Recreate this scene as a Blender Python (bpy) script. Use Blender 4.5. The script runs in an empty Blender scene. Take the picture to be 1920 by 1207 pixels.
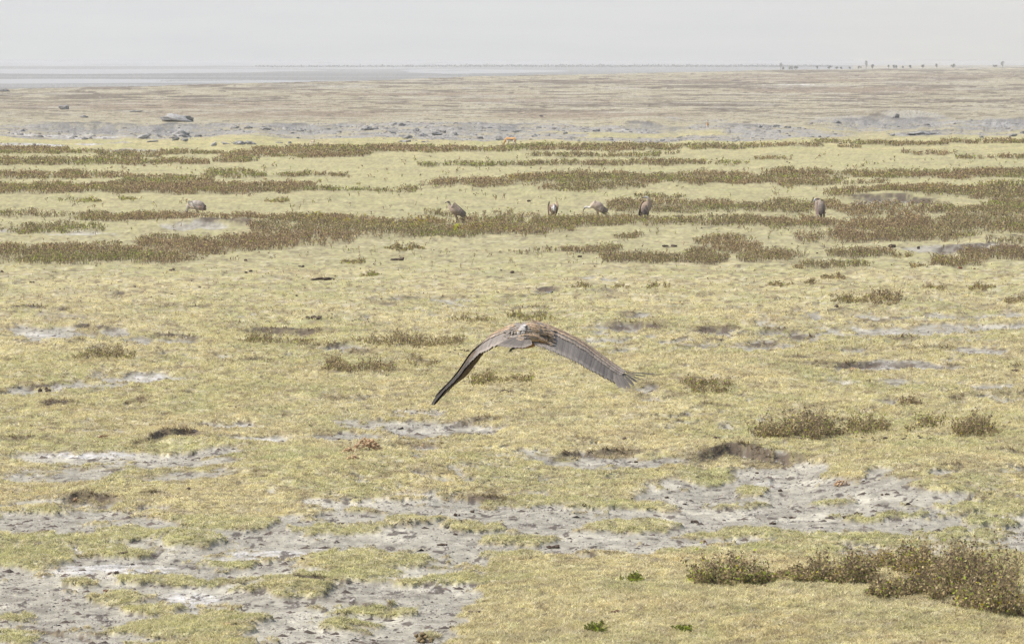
import bpy, math, random
import numpy as np

# ------------------------------------------------------------------ camera, light, exposure
SC = bpy.context.scene
COL = SC.collection
H_CAM = 7.0            # eye height above the plain (m)
F_PX = 8000.0          # focal length in pixels of a 1920 px wide picture
Y_HOR = 100.0          # row of the true horizon
W_PX, H_PX = 1920.0, 1207.0
TH = math.atan((H_PX / 2 - Y_HOR) / F_PX)
CT, ST = math.cos(TH), math.sin(TH)

cam_d = bpy.data.cameras.new("camera")
cam = bpy.data.objects.new("camera", cam_d)
COL.objects.link(cam)
cam.location = (0, 0, H_CAM)
cam.rotation_euler = (math.pi / 2 - TH, 0, 0)
cam_d.sensor_width = 36
cam_d.lens = F_PX / W_PX * 36
cam_d.clip_start = 0.5
cam_d.clip_end = 60000
SC.camera = cam

SUN_EL, SUN_AZ = math.radians(53), math.radians(-98)     # azimuth measured from +Y (view direction) towards +X
world = bpy.data.worlds.new("World")
SC.world = world
world.use_nodes = True
wn = world.node_tree
for n in list(wn.nodes):
    wn.nodes.remove(n)
sky = wn.nodes.new("ShaderNodeTexSky")
sky.sky_type = 'NISHITA'
sky.sun_disc = False
sky.sun_elevation = SUN_EL
sky.sun_rotation = SUN_AZ
sky.air_density = 1.0
sky.dust_density = 4.0
sky.ozone_density = 0.6
bg = wn.nodes.new("ShaderNodeBackground")
bg.inputs['Strength'].default_value = 0.13
wo = wn.nodes.new("ShaderNodeOutputWorld")
wn.links.new(sky.outputs[0], bg.inputs['Color'])
wn.links.new(bg.outputs[0], wo.inputs['Surface'])

sun_d = bpy.data.lights.new("sun", 'SUN')
sun_d.energy = 3.3
sun_d.angle = math.radians(1.5)
sun_d.color = (1.0, 0.955, 0.88)
sun = bpy.data.objects.new("sun", sun_d)
COL.objects.link(sun)
sdir = np.array([math.sin(SUN_AZ) * math.cos(SUN_EL), math.cos(SUN_AZ) * math.cos(SUN_EL), math.sin(SUN_EL)])
from mathutils import Vector, Matrix
sun.rotation_euler = Vector(sdir).to_track_quat('Z', 'Y').to_euler()
sun.location = (-20, 20, 60)

SC.view_settings.view_transform = 'Standard'
SC.view_settings.look = 'None'
SC.view_settings.exposure = 0.40
SC.view_settings.gamma = 1.0
SC.view_settings.use_curve_mapping = False
SC.cycles.max_bounces = 6
SC.cycles.diffuse_bounces = 2
SC.cycles.volume_bounces = 1
SC.cycles.use_denoising = True
SC.cycles.denoiser = 'OPENIMAGEDENOISE'
SC.cycles.denoising_input_passes = 'RGB_ALBEDO_NORMAL'
SC.cycles.denoising_prefilter = 'NONE'

# ------------------------------------------------------------------ helpers
rng = np.random.default_rng(7)
random.seed(7)


def vnoise(x, y, seed=0):
    x = np.asarray(x, float); y = np.asarray(y, float)
    xi = np.floor(x); yi = np.floor(y)
    fx = x - xi; fy = y - yi
    xi = xi.astype(np.int64); yi = yi.astype(np.int64)

    def h(a, b):
        k = (a * 374761393 + b * 668265263 + seed * 974634777) & 0xffffffff
        k = ((k ^ (k >> 13)) * 1274126177) & 0xffffffff
        k = ((k ^ (k >> 15)) * 2246822519) & 0xffffffff
        return ((k ^ (k >> 16)) & 0xffffff) / float(0xffffff)
    fx = fx * fx * (3 - 2 * fx); fy = fy * fy * (3 - 2 * fy)
    return (h(xi, yi) * (1 - fx) + h(xi + 1, yi) * fx) * (1 - fy) + (h(xi, yi + 1) * (1 - fx) + h(xi + 1, yi + 1) * fx) * fy


def fbm(x, y, octs=3, seed=0, gain=0.5):
    a, s, t = 1.0, 0.0, 0.0
    for k in range(octs):
        s = s + a * vnoise(x * 2 ** k + 17.3 * k, y * 2 ** k - 9.1 * k, seed + k)
        t += a; a *= gain
    return s / t                                        # 0..1


def sstep(a, b, x):
    t = np.clip((x - a) / (b - a), 0, 1)
    return t * t * (3 - 2 * t)


def ray(px, py):
    dx = (np.asarray(px, float) - W_PX / 2) / F_PX
    dy = (H_PX / 2 - np.asarray(py, float)) / F_PX
    return dx, CT + dy * ST, -ST + dy * CT               # world direction (x, y, z)


def gp(px, py, z=0.0):
    """Point where the sight line through (px, py) meets the level z."""
    dx, dy, dz = ray(px, py)
    t = (z - H_CAM) / dz
    return dx * t, dy * t


def to_px(X, Y):
    dep = np.maximum(Y * CT + H_CAM * ST, 3.0)
    return W_PX / 2 + F_PX * X / dep, H_PX / 2 - F_PX * (Y * ST - H_CAM * CT) / dep


def scale_at(py):
    """pixels per metre of something standing on the plain at row py"""
    return (py - Y_HOR) / H_CAM


def tag(o, label=None, cat=None, group=None, kind=None):
    if label: o['label'] = label
    if cat: o['category'] = cat
    if group: o['group'] = group
    if kind: o['kind'] = kind
    return o


def link(o, parent=None):
    COL.objects.link(o)
    if parent is not None:
        o.parent = parent
    return o


def empty(name, loc=(0, 0, 0), rz=0.0):
    o = bpy.data.objects.new(name, None)
    o.empty_display_size = 0.1
    o.location = loc
    o.rotation_euler = (0, 0, rz)
    return link(o)


def mesh_obj(name, V, F, mat, parent=None, cols=None, smooth=False):
    V = np.ascontiguousarray(V, dtype=np.float32)
    me = bpy.data.meshes.new(name)
    if isinstance(F, np.ndarray):
        k = F.shape[1]; n = F.shape[0]
        me.vertices.add(len(V)); me.vertices.foreach_set("co", V.ravel())
        me.loops.add(n * k); me.loops.foreach_set("vertex_index", np.ascontiguousarray(F, dtype=np.int32).ravel())
        me.polygons.add(n); me.polygons.foreach_set("loop_start", np.arange(0, n * k, k, dtype=np.int32))
        me.update(calc_edges=True)
    else:
        me.from_pydata([tuple(v) for v in V], [], F)
        me.update()
    if smooth:
        me.polygons.foreach_set("use_smooth", np.ones(len(me.polygons), dtype=bool))
    if cols is not None:
        a = me.color_attributes.new("Col", 'FLOAT_COLOR', 'POINT')
        c = np.ones((len(V), 4), dtype=np.float32); c[:, :3] = cols
        a.data.foreach_set("color", c.ravel())
    me.materials.append(mat)
    o = bpy.data.objects.new(name, me)
    return link(o, parent)


class Buf:
    """collects triangles/quads for one mesh"""
    def __init__(s): s.v = []; s.f = []; s.c = []; s.n = 0

    def add(s, V, F, C):
        V = np.asarray(V, float).reshape(-1, 3)
        C = np.asarray(C, float)
        if C.ndim == 1: C = np.tile(C, (len(V), 1))
        s.v.append(V); s.c.append(C)
        s.f.append([tuple(int(i) + s.n for i in f) for f in F]); s.n += len(V)

    def build(s, name, mat, parent=None, smooth=True):
        F = [f for q in s.f for f in q]
        return mesh_obj(name, np.vstack(s.v), F, mat, parent, np.vstack(s.c), smooth)


def material(name, use_col=True, color=(.5, .5, .5), rough=0.9, spec=0.2, nscale=20.0, namt=0.3, bump=0.0, bscale=30.0,
             bdist=0.02, transl=0.0, n2=0.0, n2scale=3.0):
    m = bpy.data.materials.new(name)
    m.use_nodes = True
    nt = m.node_tree
    b = nt.nodes['Principled BSDF']
    b.inputs['Roughness'].default_value = rough
    b.inputs['Specular IOR Level'].default_value = spec
    tc = nt.nodes.new('ShaderNodeTexCoord')
    if use_col:
        src = nt.nodes.new('ShaderNodeAttribute'); src.attribute_name = 'Col'; out = src.outputs['Color']
    else:
        src = nt.nodes.new('ShaderNodeRGB'); src.outputs[0].default_value = (*color, 1); out = src.outputs[0]

    def var(out, sc, amt, det=4.0):
        no = nt.nodes.new('ShaderNodeTexNoise'); no.inputs['Scale'].default_value = sc; no.inputs['Detail'].default_value = det
        no.inputs['Roughness'].default_value = 0.65
        nt.links.new(tc.outputs['Object'], no.inputs['Vector'])
        mr = nt.nodes.new('ShaderNodeMapRange')
        mr.inputs['From Min'].default_value = 0.28; mr.inputs['From Max'].default_value = 0.72
        mr.inputs['To Min'].default_value = 1 - amt; mr.inputs['To Max'].default_value = 1 + amt
        nt.links.new(no.outputs['Fac'], mr.inputs['Value'])
        mx = nt.nodes.new('ShaderNodeVectorMath'); mx.operation = 'SCALE'
        nt.links.new(out, mx.inputs[0]); nt.links.new(mr.outputs['Result'], mx.inputs['Scale'])
        return mx.outputs['Vector']
    if namt: out = var(out, nscale, namt)
    if n2: out = var(out, n2scale, n2, 3.0)
    nt.links.new(out, b.inputs['Base Color'])
    if bump:
        no = nt.nodes.new('ShaderNodeTexNoise'); no.inputs['Scale'].default_value = bscale; no.inputs['Detail'].default_value = 5
        nt.links.new(tc.outputs['Object'], no.inputs['Vector'])
        bp = nt.nodes.new('ShaderNodeBump'); bp.inputs['Strength'].default_value = bump; bp.inputs['Distance'].default_value = bdist
        nt.links.new(no.outputs['Fac'], bp.inputs['Height']); nt.links.new(bp.outputs['Normal'], b.inputs['Normal'])
    if transl:
        t = nt.nodes.new('ShaderNodeBsdfTranslucent'); mix = nt.nodes.new('ShaderNodeMixShader')
        mix.inputs['Fac'].default_value = transl
        nt.links.new(out, t.inputs['Color'])
        nt.links.new(b.outputs[0], mix.inputs[1]); nt.links.new(t.outputs[0], mix.inputs[2])
        nt.links.new(mix.outputs[0], nt.nodes['Material Output'].inputs['Surface'])
    return m


M_GROUND = material("ground", nscale=9.0, namt=0.22, bump=0.8, bscale=22.0, bdist=0.03, n2=0.10, n2scale=1.1)
M_GRASS = material("grass_blades", nscale=2.0, namt=0.15, transl=0.35, rough=0.8)
M_STEM = material("dry_stem", nscale=8.0, namt=0.2, rough=0.95, spec=0.1)
M_LEAF = material("shrub_leaf", nscale=5.0, namt=0.2, rough=0.85, transl=0.4)
M_ROCK = material("grey_rock", nscale=3.0, namt=0.3, bump=0.9, bscale=6.0, bdist=0.08, rough=0.95)
M_DUNG = material("dung", nscale=60.0, namt=0.45, bump=1.0, bscale=70.0, bdist=0.012, rough=0.95)
M_FEATHER = material("feather", nscale=55.0, namt=0.16, bump=0.3, bscale=120.0, bdist=0.003, rough=0.8)
M_PLUM = material("bird_plumage", nscale=30.0, namt=0.35, bump=0.6, bscale=45.0, bdist=0.01, rough=0.9)
M_HIDE = material("short_hair_hide", nscale=25.0, namt=0.12, rough=0.85)
M_BEAK = material("horn", use_col=False, color=(.05, .05, .05), rough=0.45, namt=0.2)
M_BARK = material("bark", use_col=False, color=(.10, .08, .06), nscale=2.0, namt=0.3)
M_HILL = material("crater_slope", use_col=False, color=(.16, .17, .11), nscale=0.002, namt=0.6)

# ------------------------------------------------------------------ layout of the plain (rows and columns of the photograph turned into ground positions)
# dense scrub bands: x0, x1, y_top, y_base, density
SCRUB = [
    (0, 130, 271, 291, 1), (100, 490, 279, 290, 1), (470, 960, 270, 288, 1), (470, 700, 275, 298, 1), (940, 1275, 267, 285, 1),
    (1260, 1330, 273, 278, .8), (1300, 1400, 268, 283, 1), (1380, 1545, 267, 278, 1), (1530, 1600, 266, 271, .9), (1600, 1780, 262, 274, 1), (1760, 1930, 259, 269, 1),
    (0, 385, 293, 312, 1), (180, 295, 286, 297, 1), (390, 480, 297, 305, 1), (420, 560, 285, 298, 1),
    (775, 960, 304, 315, .9), (940, 1185, 301, 314, 1), (1185, 1325, 297, 311, .8), (1050, 1228, 287, 298, 1), (980, 1060, 288, 296, .7), (1230, 1275, 284, 291, .6), (1330, 1400, 300, 312, .35),
    (1695, 1805, 284, 292, .8), (1785, 1905, 291, 299, .9), (1410, 1490, 293, 301, .7), (1575, 1625, 270, 279, .8),
    (0, 240, 319, 339, .9), (230, 400, 322, 347, .55), (385, 490, 315, 336, .7), (470, 655, 320, 334, .9),
    (0, 590, 338, 366, 1), (550, 820, 348, 361, 1), (800, 980, 337, 357, .95), (950, 1250, 322, 363, .95), (1230, 1450, 318, 354, .95),
    (1430, 1570, 313, 353, 1), (1550, 1930, 314, 339, 1), (1540, 1660, 338, 349, .9), (1060, 1190, 320, 333, .7),
    (0, 150, 395, 408, .8), (120, 410, 394, 420, .95), (0, 195, 413, 441, .75), (390, 700, 397, 425, .95),
    (470, 960, 410, 452, .85), (640, 1000, 405, 440, .7), (250, 550, 436, 477, .95), (470, 665, 428, 466, .9), (0, 385, 450, 503, .95), (800, 845, 397, 406, .8), (868, 1020, 395, 408, .9),
    (940, 1090, 404, 448, .95), (1060, 1260, 402, 430, .95), (1125, 1450, 374, 401, .95), (1190, 1280, 365, 375, .7), (1240, 1450, 400, 430, .9),
    (1430, 1570, 368, 403, 1), (1545, 1640, 352, 376, .9), (1600, 1930, 340, 377, .95), (1560, 1810, 380, 406, .9), (1780, 1930, 366, 445, .95),
    (1430, 1560, 402, 436, .85), (1480, 1840, 430, 458, .95), (1540, 1900, 403, 440, .95),
    (1305, 1420, 434, 477, .85), (1275, 1355, 462, 503, .75), (1150, 1215, 429, 449, .7), (1040, 1172, 456, 477, .95), (965, 1040, 464, 479, .9), (900, 970, 463, 479, .6),
    (1130, 1300, 470, 499, .85), (1370, 1505, 462, 497, .8), (1740, 1865, 468, 504, .9), (1790, 1930, 462, 490, .95), (1840, 1930, 447, 465, .8),
    (1510, 1625, 487, 513, .8), (1555, 1670, 465, 488, .6),
]
# bare grey soil: cx, cy, rx, ry, strength
MUD = [
    (250, 1110, 430, 80, 1.0), (100, 1160, 330, 70, 1.0), (760, 1130, 240, 62, 1.15), (700, 1200, 230, 60, 1.15), (120, 960, 200, 26, .8), (40, 985, 150, 22, .8), (420, 1020, 420, 44, .95), (900, 985, 420, 50, 1.0),
    (1000, 1030, 420, 36, 1.0), (1250, 985, 330, 38, 1.05), (1400, 935, 190, 45, 1.15), (1460, 890, 85, 26, 1.4), (1500, 960, 260, 45, 1.1), (1750, 985, 250, 50, 1.0), (1900, 1005, 150, 36, 1.0), (560, 1140, 220, 36, .9),
    (1600, 940, 160, 18, .8), (1700, 1035, 210, 20, .85), (350, 905, 130, 12, .5), (90, 895, 160, 14, .6), (1130, 868, 160, 13, .7), (1650, 915, 30, 8, .9), (1520, 1055, 150, 10, .6),
    (100, 628, 75, 13, .95), (215, 622, 30, 9, .8), (310, 644, 75, 7, 1.0), (120, 600, 60, 6, .5), (60, 735, 60, 7, .8), (150, 725, 80, 8, .85), (270, 713, 90, 8, .8), (190, 808, 50, 6, .8),
    (150, 858, 130, 11, 1.0), (340, 860, 150, 14, .9), (490, 829, 75, 7, .9), (430, 802, 80, 5, .7), (250, 880, 250, 12, .6), (780, 782, 70, 6, .75), (700, 800, 120, 8, .6), (830, 808, 130, 11, .85), (650, 822, 70, 9, .8),
    (1440, 652, 60, 6, .6), (1405, 657, 40, 4, .9), (1490, 640, 60, 5, .5), (1560, 628, 90, 5, .6), (1700, 622, 120, 9, .75), (1790, 612, 60, 6, .8), (1880, 616, 70, 6, .85), (1830, 662, 70, 10, .9), (1700, 688, 95, 9, 1.05), (1620, 694, 60, 6, .8),
    (1545, 713, 60, 5, .7), (1595, 725, 40, 4, .7), (1680, 722, 60, 6, .5), (1870, 728, 70, 5, .6), (1680, 758, 80, 4, .5), (1160, 617, 40, 6, .7), (1340, 622, 60, 7, .6), (1100, 655, 60, 4, .4), (1250, 645, 50, 5, .7), (1390, 580, 40, 4, .5), (1800, 595, 90, 4, .5), (1890, 592, 40, 3, .7),
    (1020, 548, 40, 4, .5), (1130, 527, 30, 3, .7), (1750, 470, 60, 5, .8), (1850, 470, 70, 5, .9), (1680, 380, 80, 4, .7), (370, 430, 60, 5, .7), (60, 435, 120, 5, .4), (150, 440, 60, 4, .5), (960, 700, 50, 4, .3), (1010, 742, 60, 4, .4),
    # the gully
    (80, 246, 120, 12, 1.2), (240, 246, 130, 11, 1.2), (400, 243, 130, 10, 1.1), (560, 240, 180, 8, 1.1), (650, 252, 160, 8, .7), (780, 242, 170, 12, 1.0), (880, 255, 120, 9, .8), (990, 240, 110, 8, 1.1), (1000, 255, 110, 7, .9), (1130, 243, 120, 7, .85),
    (1180, 262, 160, 6, .6), (1380, 240, 90, 8, .85), (1440, 243, 60, 7, 1.0), (1480, 252, 110, 8, 1.0), (1350, 260, 160, 5, .7), (1640, 228, 130, 9, 1.0), (1700, 226, 80, 10, 1.0), (1850, 232, 110, 10, 1.2), (1740, 248, 90, 5, .8), (1600, 240, 90, 4, .5), (1830, 248, 120, 4, .6), (1300, 225, 80, 8, .4),
    (50, 271, 70, 3, 1.0), (170, 268, 30, 2, 1.0), (240, 279, 60, 2, .8), (230, 266, 30, 2, .7), (1160, 300, 60, 2, .3), (1540, 291, 100, 4, .35), (400, 198, 60, 2, .4), (650, 163, 60, 2, .5), (880, 165, 60, 2, .5), (1500, 160, 70, 2, .8), (260, 211, 30, 2, .4),
]
# grass islands lying in the bare soil
ISLES = [
    (360, 1021, 66, 14), (60, 1045, 90, 22), (180, 1030, 60, 12), (110, 1015, 120, 10), (250, 1005, 110, 12), (420, 985, 110, 14), (220, 1124, 76, 12), (140, 1097, 40, 11), (330, 1093, 170, 9), (560, 1088, 160, 8), (560, 1112, 75, 17), (420, 1060, 66, 8), (700, 1052, 115, 17), (230, 1040, 60, 7),
    (660, 1078, 120, 9), (840, 1092, 170, 10), (760, 983, 72, 10), (640, 1000, 110, 9), (890, 997, 62, 9), (970, 1021, 95, 8), (950, 1046, 66, 7), (1185, 992, 105, 11), (1150, 952, 110, 9), (1398, 918, 46, 14), (1330, 890, 60, 16), (1380, 952, 90, 6), (1660, 974, 115, 9), (1800, 962, 90, 8), (1890, 960, 60, 12),
    (1400, 1004, 125, 11), (1300, 1040, 110, 9), (1520, 1012, 90, 9), (1640, 1018, 110, 11), (1560, 952, 60, 6), (1860, 985, 60, 8), (1800, 1010, 110, 9), (700, 1150, 95, 18), (640, 1180, 80, 14), (330, 1185, 150, 24), (430, 1165, 70, 16), (30, 1157, 58, 11), (30, 1195, 70, 14), (790, 1197, 30, 12), (290, 1146, 70, 12), (470, 1110, 60, 7), (1000, 945, 130, 9), (1480, 1035, 130, 7), (90, 960, 60, 4), (330, 845, 60, 10), (530, 885, 60, 6), (200, 640, 40, 4),
]
SALT = [
    (165, 850, 95, 8, 1), (480, 828, 50, 4, 1), (110, 1036, 70, 8, .9), (215, 1068, 130, 10, .75), (520, 1040, 130, 9, .7), (350, 1122, 70, 14, .7), (380, 1140, 60, 9, .5), (120, 250, 110, 5, 1), (200, 253, 60, 3, 1), (50, 270, 60, 3, 1), (165, 268, 30, 2, 1), (320, 248, 60, 4, .8),
    (780, 810, 60, 4, .5), (1700, 688, 60, 5, .7), (1690, 626, 60, 5, .5), (1820, 662, 40, 4, .6), (305, 645, 40, 4, .7), (100, 628, 50, 6, .6), (150, 728, 50, 4, .6), (1375, 660, 30, 3, .8), (1850, 229, 80, 3, .8), (1420, 240, 40, 3, .8), (1150, 243, 40, 3, .6), (590, 243, 80, 3, .4), (1440, 905, 60, 10, .45), (1160, 300, 40, 2, .3),
    (250, 712, 60, 3, .6), (430, 800, 40, 2, .6), (1010, 1000, 100, 10, .2), (1505, 161, 40, 2, .9),
]
# eroded lips facing the viewer: x0, x1, y_lip(left), y_lip(right), drop (m), reach in px below the lip, curve
SCARS = [
    (1262, 1560, 858, 866, .185, 60, -14), (985, 1245, 862, 850, .07, 40, -5), (135, 235, 615, 620, .11, 22, -6), (265, 395, 634, 640, .13, 16, -8), (430, 620, 622, 622, .13, 22, -4), (0, 150, 590, 588, .08, 14, -5),
    (255, 405, 838, 838, .13, 34, -16), (60, 170, 770, 774, .10, 14, -7), (40, 110, 728, 728, .06, 8, -3), (1120, 1290, 612, 620, .09, 15, -5), (1290, 1390, 618, 622, .09, 14, -5), (1460, 1540, 634, 634, .09, 13, -4), (1390, 1470, 650, 644, .09, 13, -3), (1455, 1800, 695, 684, .10, 17, -6), (1655, 1730, 640, 642, .08, 12, -5), (1540, 1620, 592, 590, .07, 12, -4),
    (800, 1000, 940, 946, .05, 30, -6), (100, 240, 940, 946, .10, 26, -10), (530, 640, 1100, 1108, .10, 22, -14), (1740, 1880, 470, 466, .22, 18, -3), (1560, 1790, 376, 382, .12, 12, -4), (0, 480, 231, 236, .5, 30, -2), (480, 690, 232, 235, .35, 26, -1), (830, 1030, 233, 236, .35, 24, 0), (1160, 1300, 233, 240, .25, 22, 0), (1540, 1800, 223, 224, .5, 26, -2), (1780, 1960, 226, 221, .55, 28, 0), (1340, 1470, 232, 240, .3, 20, -3), (1680, 1800, 244, 244, .25, 14, -2),
    (255, 330, 932, 940, .05, 20, -4), (640, 760, 1125, 1150, .07, 18, -6), (360, 490, 424, 428, .14, 10, -5), (1850, 1930, 448, 450, .2, 16, -4), (1000, 1060, 545, 548, .10, 10, -4), (820, 1000, 800, 790, .06, 14, -2), (0, 210, 1172, 1200, .06, 16, -4),
]
# low mounds: cx, cy, rx, ry, height
MOUNDS = [(1400, 842, 170, 14, .10), (1760, 900, 260, 55, .30), (340, 832, 110, 16, .16), (560, 890, 330, 45, .22), (1690, 566, 140, 16, .25), (1500, 600, 160, 18, .18), (110, 770, 80, 10, .12), (60, 592, 120, 14, .18), (1680, 372, 140, 8, .3), (1890, 455, 80, 8, .3), (1840, 470, 110, 8, .25),
          (560, 1108, 80, 18, .14), (360, 1018, 80, 14, .08), (1130, 560, 120, 10, .15), (1060, 350, 300, 12, .3), (420, 425, 160, 8, .3), (1600, 1160, 500, 60, .12), (1300, 700, 250, 30, .15), (200, 680, 220, 30, .12), (1400, 246, 90, 8, .5), (1680, 215, 90, 6, .6), (1210, 228, 60, 8, .4), (840, 240, 200, 10, .3)]


rl = np.random.default_rng(2024)
for _i in range(50):
    _x = rl.uniform(-40, 1960); _y = 545 + 370 * rl.random() ** .9; _k = (_y - 100) / 700
    _w = rl.uniform(35, 130) * (.5 + .6 * _k); _d = rl.uniform(.025, .06)
    SCARS.append((_x, _x + _w, _y, _y + rl.uniform(-4, 4), _d, rl.uniform(6, 15) * (.5 + .6 * _k), -rl.uniform(1, 5)))
    if rl.random() < .55:
        MUD.append((_x + _w * rl.uniform(.3, .7), _y + rl.uniform(3, 7), _w * rl.uniform(.3, .6), rl.uniform(2.5, 5.5), rl.uniform(.6, .95)))


SCRUB = [(x0 - (560 if x0 <= 0 else 0), x1 + (600 if x1 >= 1895 else 0), a_, b_, d_) for x0, x1, a_, b_, d_ in SCRUB]


def near_ell(px, py, lst, mult=True):
    out = np.zeros_like(px)
    for e in lst:
        cx, cy, rx, ry = e[:4]
        s = e[4] if len(e) > 4 else 1.0
        m = (np.abs(px - cx) < rx * 1.6) & (np.abs(py - cy) < ry * 1.6)
        if not m.any():
            continue
        q = ((px[m] - cx) / rx) ** 2 + ((py[m] - cy) / ry) ** 2
        out[m] = np.maximum(out[m], s * np.exp(-q * q * .8))
    return out


EDGE_X = [-3000, 0, 300, 640, 900, 1280, 1500, 1920, 5000]
EDGE_Y = [190, 167, 161, 152, 143, 135, 131, 127, 120]


def scrub_mask(px, py, X=None, Y=None):
    """footprint of the scrub bands, 0..1"""
    out = np.zeros_like(px)
    sc = np.maximum(py - Y_HOR, 5) / H_CAM
    wx = px + 40 * (fbm(px / 60, py / 9, 3, 91) - .5)
    wy = py + (9 + sc * .03) * (fbm(px / 45, py / 7, 3, 92) - .5) * np.clip((py - 200) / 150, .35, 1.2)
    for x0, x1, yt, yb, d in SCRUB:
        h = 0.26 * (yt - Y_HOR) / H_CAM
        a = min(yt + h, yb - 3)
        m = (wx > x0 - 10) & (wx < x1 + 10) & (py > a - 14) & (py < yb + 14)
        if not m.any():
            continue
        xm = wx[m]; ym = wy[m]
        ex = np.clip(np.minimum(xm - x0, x1 - xm) / max(30, min(120, .25 * (x1 - x0))), 0, 1)
        ex = np.sqrt(np.clip(ex, 0, 1))
        cy = (a + yb) / 2; hh = (yb - a) / 2
        half = hh * (.25 + .75 * ex) + .6
        v = d * sstep(0, .35, 1 - np.abs(ym - cy) / half) * (ex > 0)
        out[m] = np.maximum(out[m], v)
    return out


def fields(X, Y):
    """height and surface cover of the plain at world positions"""
    px, py = to_px(X, Y)
    n_big = fbm(X / 9 + 3, Y / 14, 3, 11)
    n_mid = fbm(X / 1.3, Y / 2.2, 3, 21)
    n_sml = fbm(X / .33, Y / .5, 3, 31)
    wx = px + 70 * (fbm(px / 55, py / 9, 3, 41) - .5)
    wy = py + 13 * (fbm(px / 38, py / 7, 3, 51) - .5) * np.clip((py - 170) / 400, .2, 1.3)
    patch = fbm(px / 42, py / 5.5, 5, 61, .6)
    mud = near_ell(wx, wy, MUD) * (1 + .12 * sstep(900, 960, py))
    isl = near_ell(wx, wy, ISLES)
    mud = mud + .75 * (patch - .5) - 1.7 * np.clip(isl - .42, 0, 1) - .55 * sstep(.60, .68, fbm(px / 85, py / 6.5, 4, 62)) * sstep(880, 930, py)
    # small bare flecks all through the short turf
    fleck = fbm(px / 34 + 50, py / 3.6, 4, 71) + .42 * (fbm(px / 260, py / 45, 2, 72) - .5)
    mud = np.maximum(mud, (fleck - .625) * 4.2 * sstep(480, 640, py))
    # right foreground lawn and the turf between the bare parts stay closed
    lawn = sstep(1038, 1062, wy + 10 * (patch - .5)) * sstep(905, 960, wx - (wy - 1085) * -.62 * (wy > 1085))
    mud = mud - 1.2 * lawn
    mud_h = sstep(.12, .70, mud)
    mud = sstep(.29, .55, mud)
    salt = near_ell(wx, wy, SALT) * (.5 + 1.1 * fbm(px / 16, py / 3, 3, 81))
    salt = sstep(.22, .8, salt) * np.clip(mud * 1.2, 0, 1) * sstep(.28, .56, fbm(px / 13, py / 2.0, 4, 83))
    # erosion lips
    drop = np.zeros_like(px); face = np.zeros_like(px); lip = np.zeros_like(px)
    for x0, x1, ya, yb, D, reach, curve in SCARS:
        m = (px > x0 - 10) & (px < x1 + 10) & (py > min(ya, yb) - 30) & (py < max(ya, yb) + reach * 2.4)
        if not m.any():
            continue
        t = (px[m] - x0) / (x1 - x0)
        yl = ya + (yb - ya) * t + curve * np.sin(np.clip(t, 0, 1) * math.pi) + min(12, reach * .4) * (fbm(px[m] / 55, px[m] * 0 + D * 37, 2, int(x0) % 97) - .5)
        w = sstep(0, .3, t) * sstep(0, .3, 1 - t) * (.6 + .4 * sstep(.30, .56, fbm(px[m] / 34 + 7, py[m] / 30, 3, int(x0) % 89)))
        q = py[m] - yl
        sw = max(2.0, D * 15)
        drop[m] = np.maximum(drop[m], D * w * sstep(0, sw, q) * np.exp(-np.clip(q, 0, None) / reach))
        lip[m] = np.maximum(lip[m], w * sstep(-1.4, -.2, q) * (1 - sstep(.6, 2.4, q)) * sstep(.3, .55, fbm(px[m] / 13, py[m] / 5, 3, 68)))
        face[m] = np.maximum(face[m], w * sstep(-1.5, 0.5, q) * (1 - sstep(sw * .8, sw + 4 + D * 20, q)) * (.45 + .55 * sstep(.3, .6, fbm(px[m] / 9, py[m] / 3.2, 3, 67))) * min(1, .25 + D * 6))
    # low mounds
    mz = np.zeros_like(px)
    for cx, cy, rx, ry, h in MOUNDS:
        mz = mz + h * np.exp(-(((px - cx) / rx) ** 2 + ((py - cy) / ry) ** 2) * 1.4)
    sc_m = scrub_mask(px, py)
    far = sstep(300, 700, Y)
    amp = 1 - .6 * far
    z = mz - drop + amp * (.06 * (1 - mud_h) + .14 * (n_big - .5) + .12 * (n_mid - .5) * (1 - .45 * mud) + .05 * (n_sml - .5) * (1 - far))
    z = z + .05 * np.clip(fbm(X / .7, Y / 1.1, 2, 38) - .55, 0, 1) * 2 * (1 - mud) * (1 - far)
    z = z + far * .5 * (fbm(X / 60, Y / 60, 2, 15) - .5)
    # where the plain ends the ground falls away to the lake bed
    de = H_CAM * F_PX / (np.interp(px, EDGE_X, EDGE_Y) - Y_HOR)
    slope = np.interp(px, [600, 1500], [.035, .0042])
    z = z - np.clip((Y - de) * slope, 0, 8.6) * (Y > de)
    return dict(z=z, px=px, py=py, mud=mud, salt=salt, face=face, lip=lip, scrub=sc_m, nb=n_big, nm=n_mid, ns=n_sml, patch=patch, de=de, lawn=lawn)


def lerp3(a, b, t):
    t = np.clip(t, 0, 1)[:, None]
    return a * (1 - t) + b * t


def A(*c): return np.array(c, float)


STRAW = A(.42, .375, .20); TURF = A(.37, .345, .17); GREENISH = A(.285, .29, .15); OCHRE = A(.40, .335, .175)
MUDC = A(.33, .316, .262); MUDD = A(.21, .192, .16); SALTC = A(.52, .51, .49); SOIL = A(.10, .078, .058); DRYB_SHADE = A(.26, .20, .125)


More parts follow.
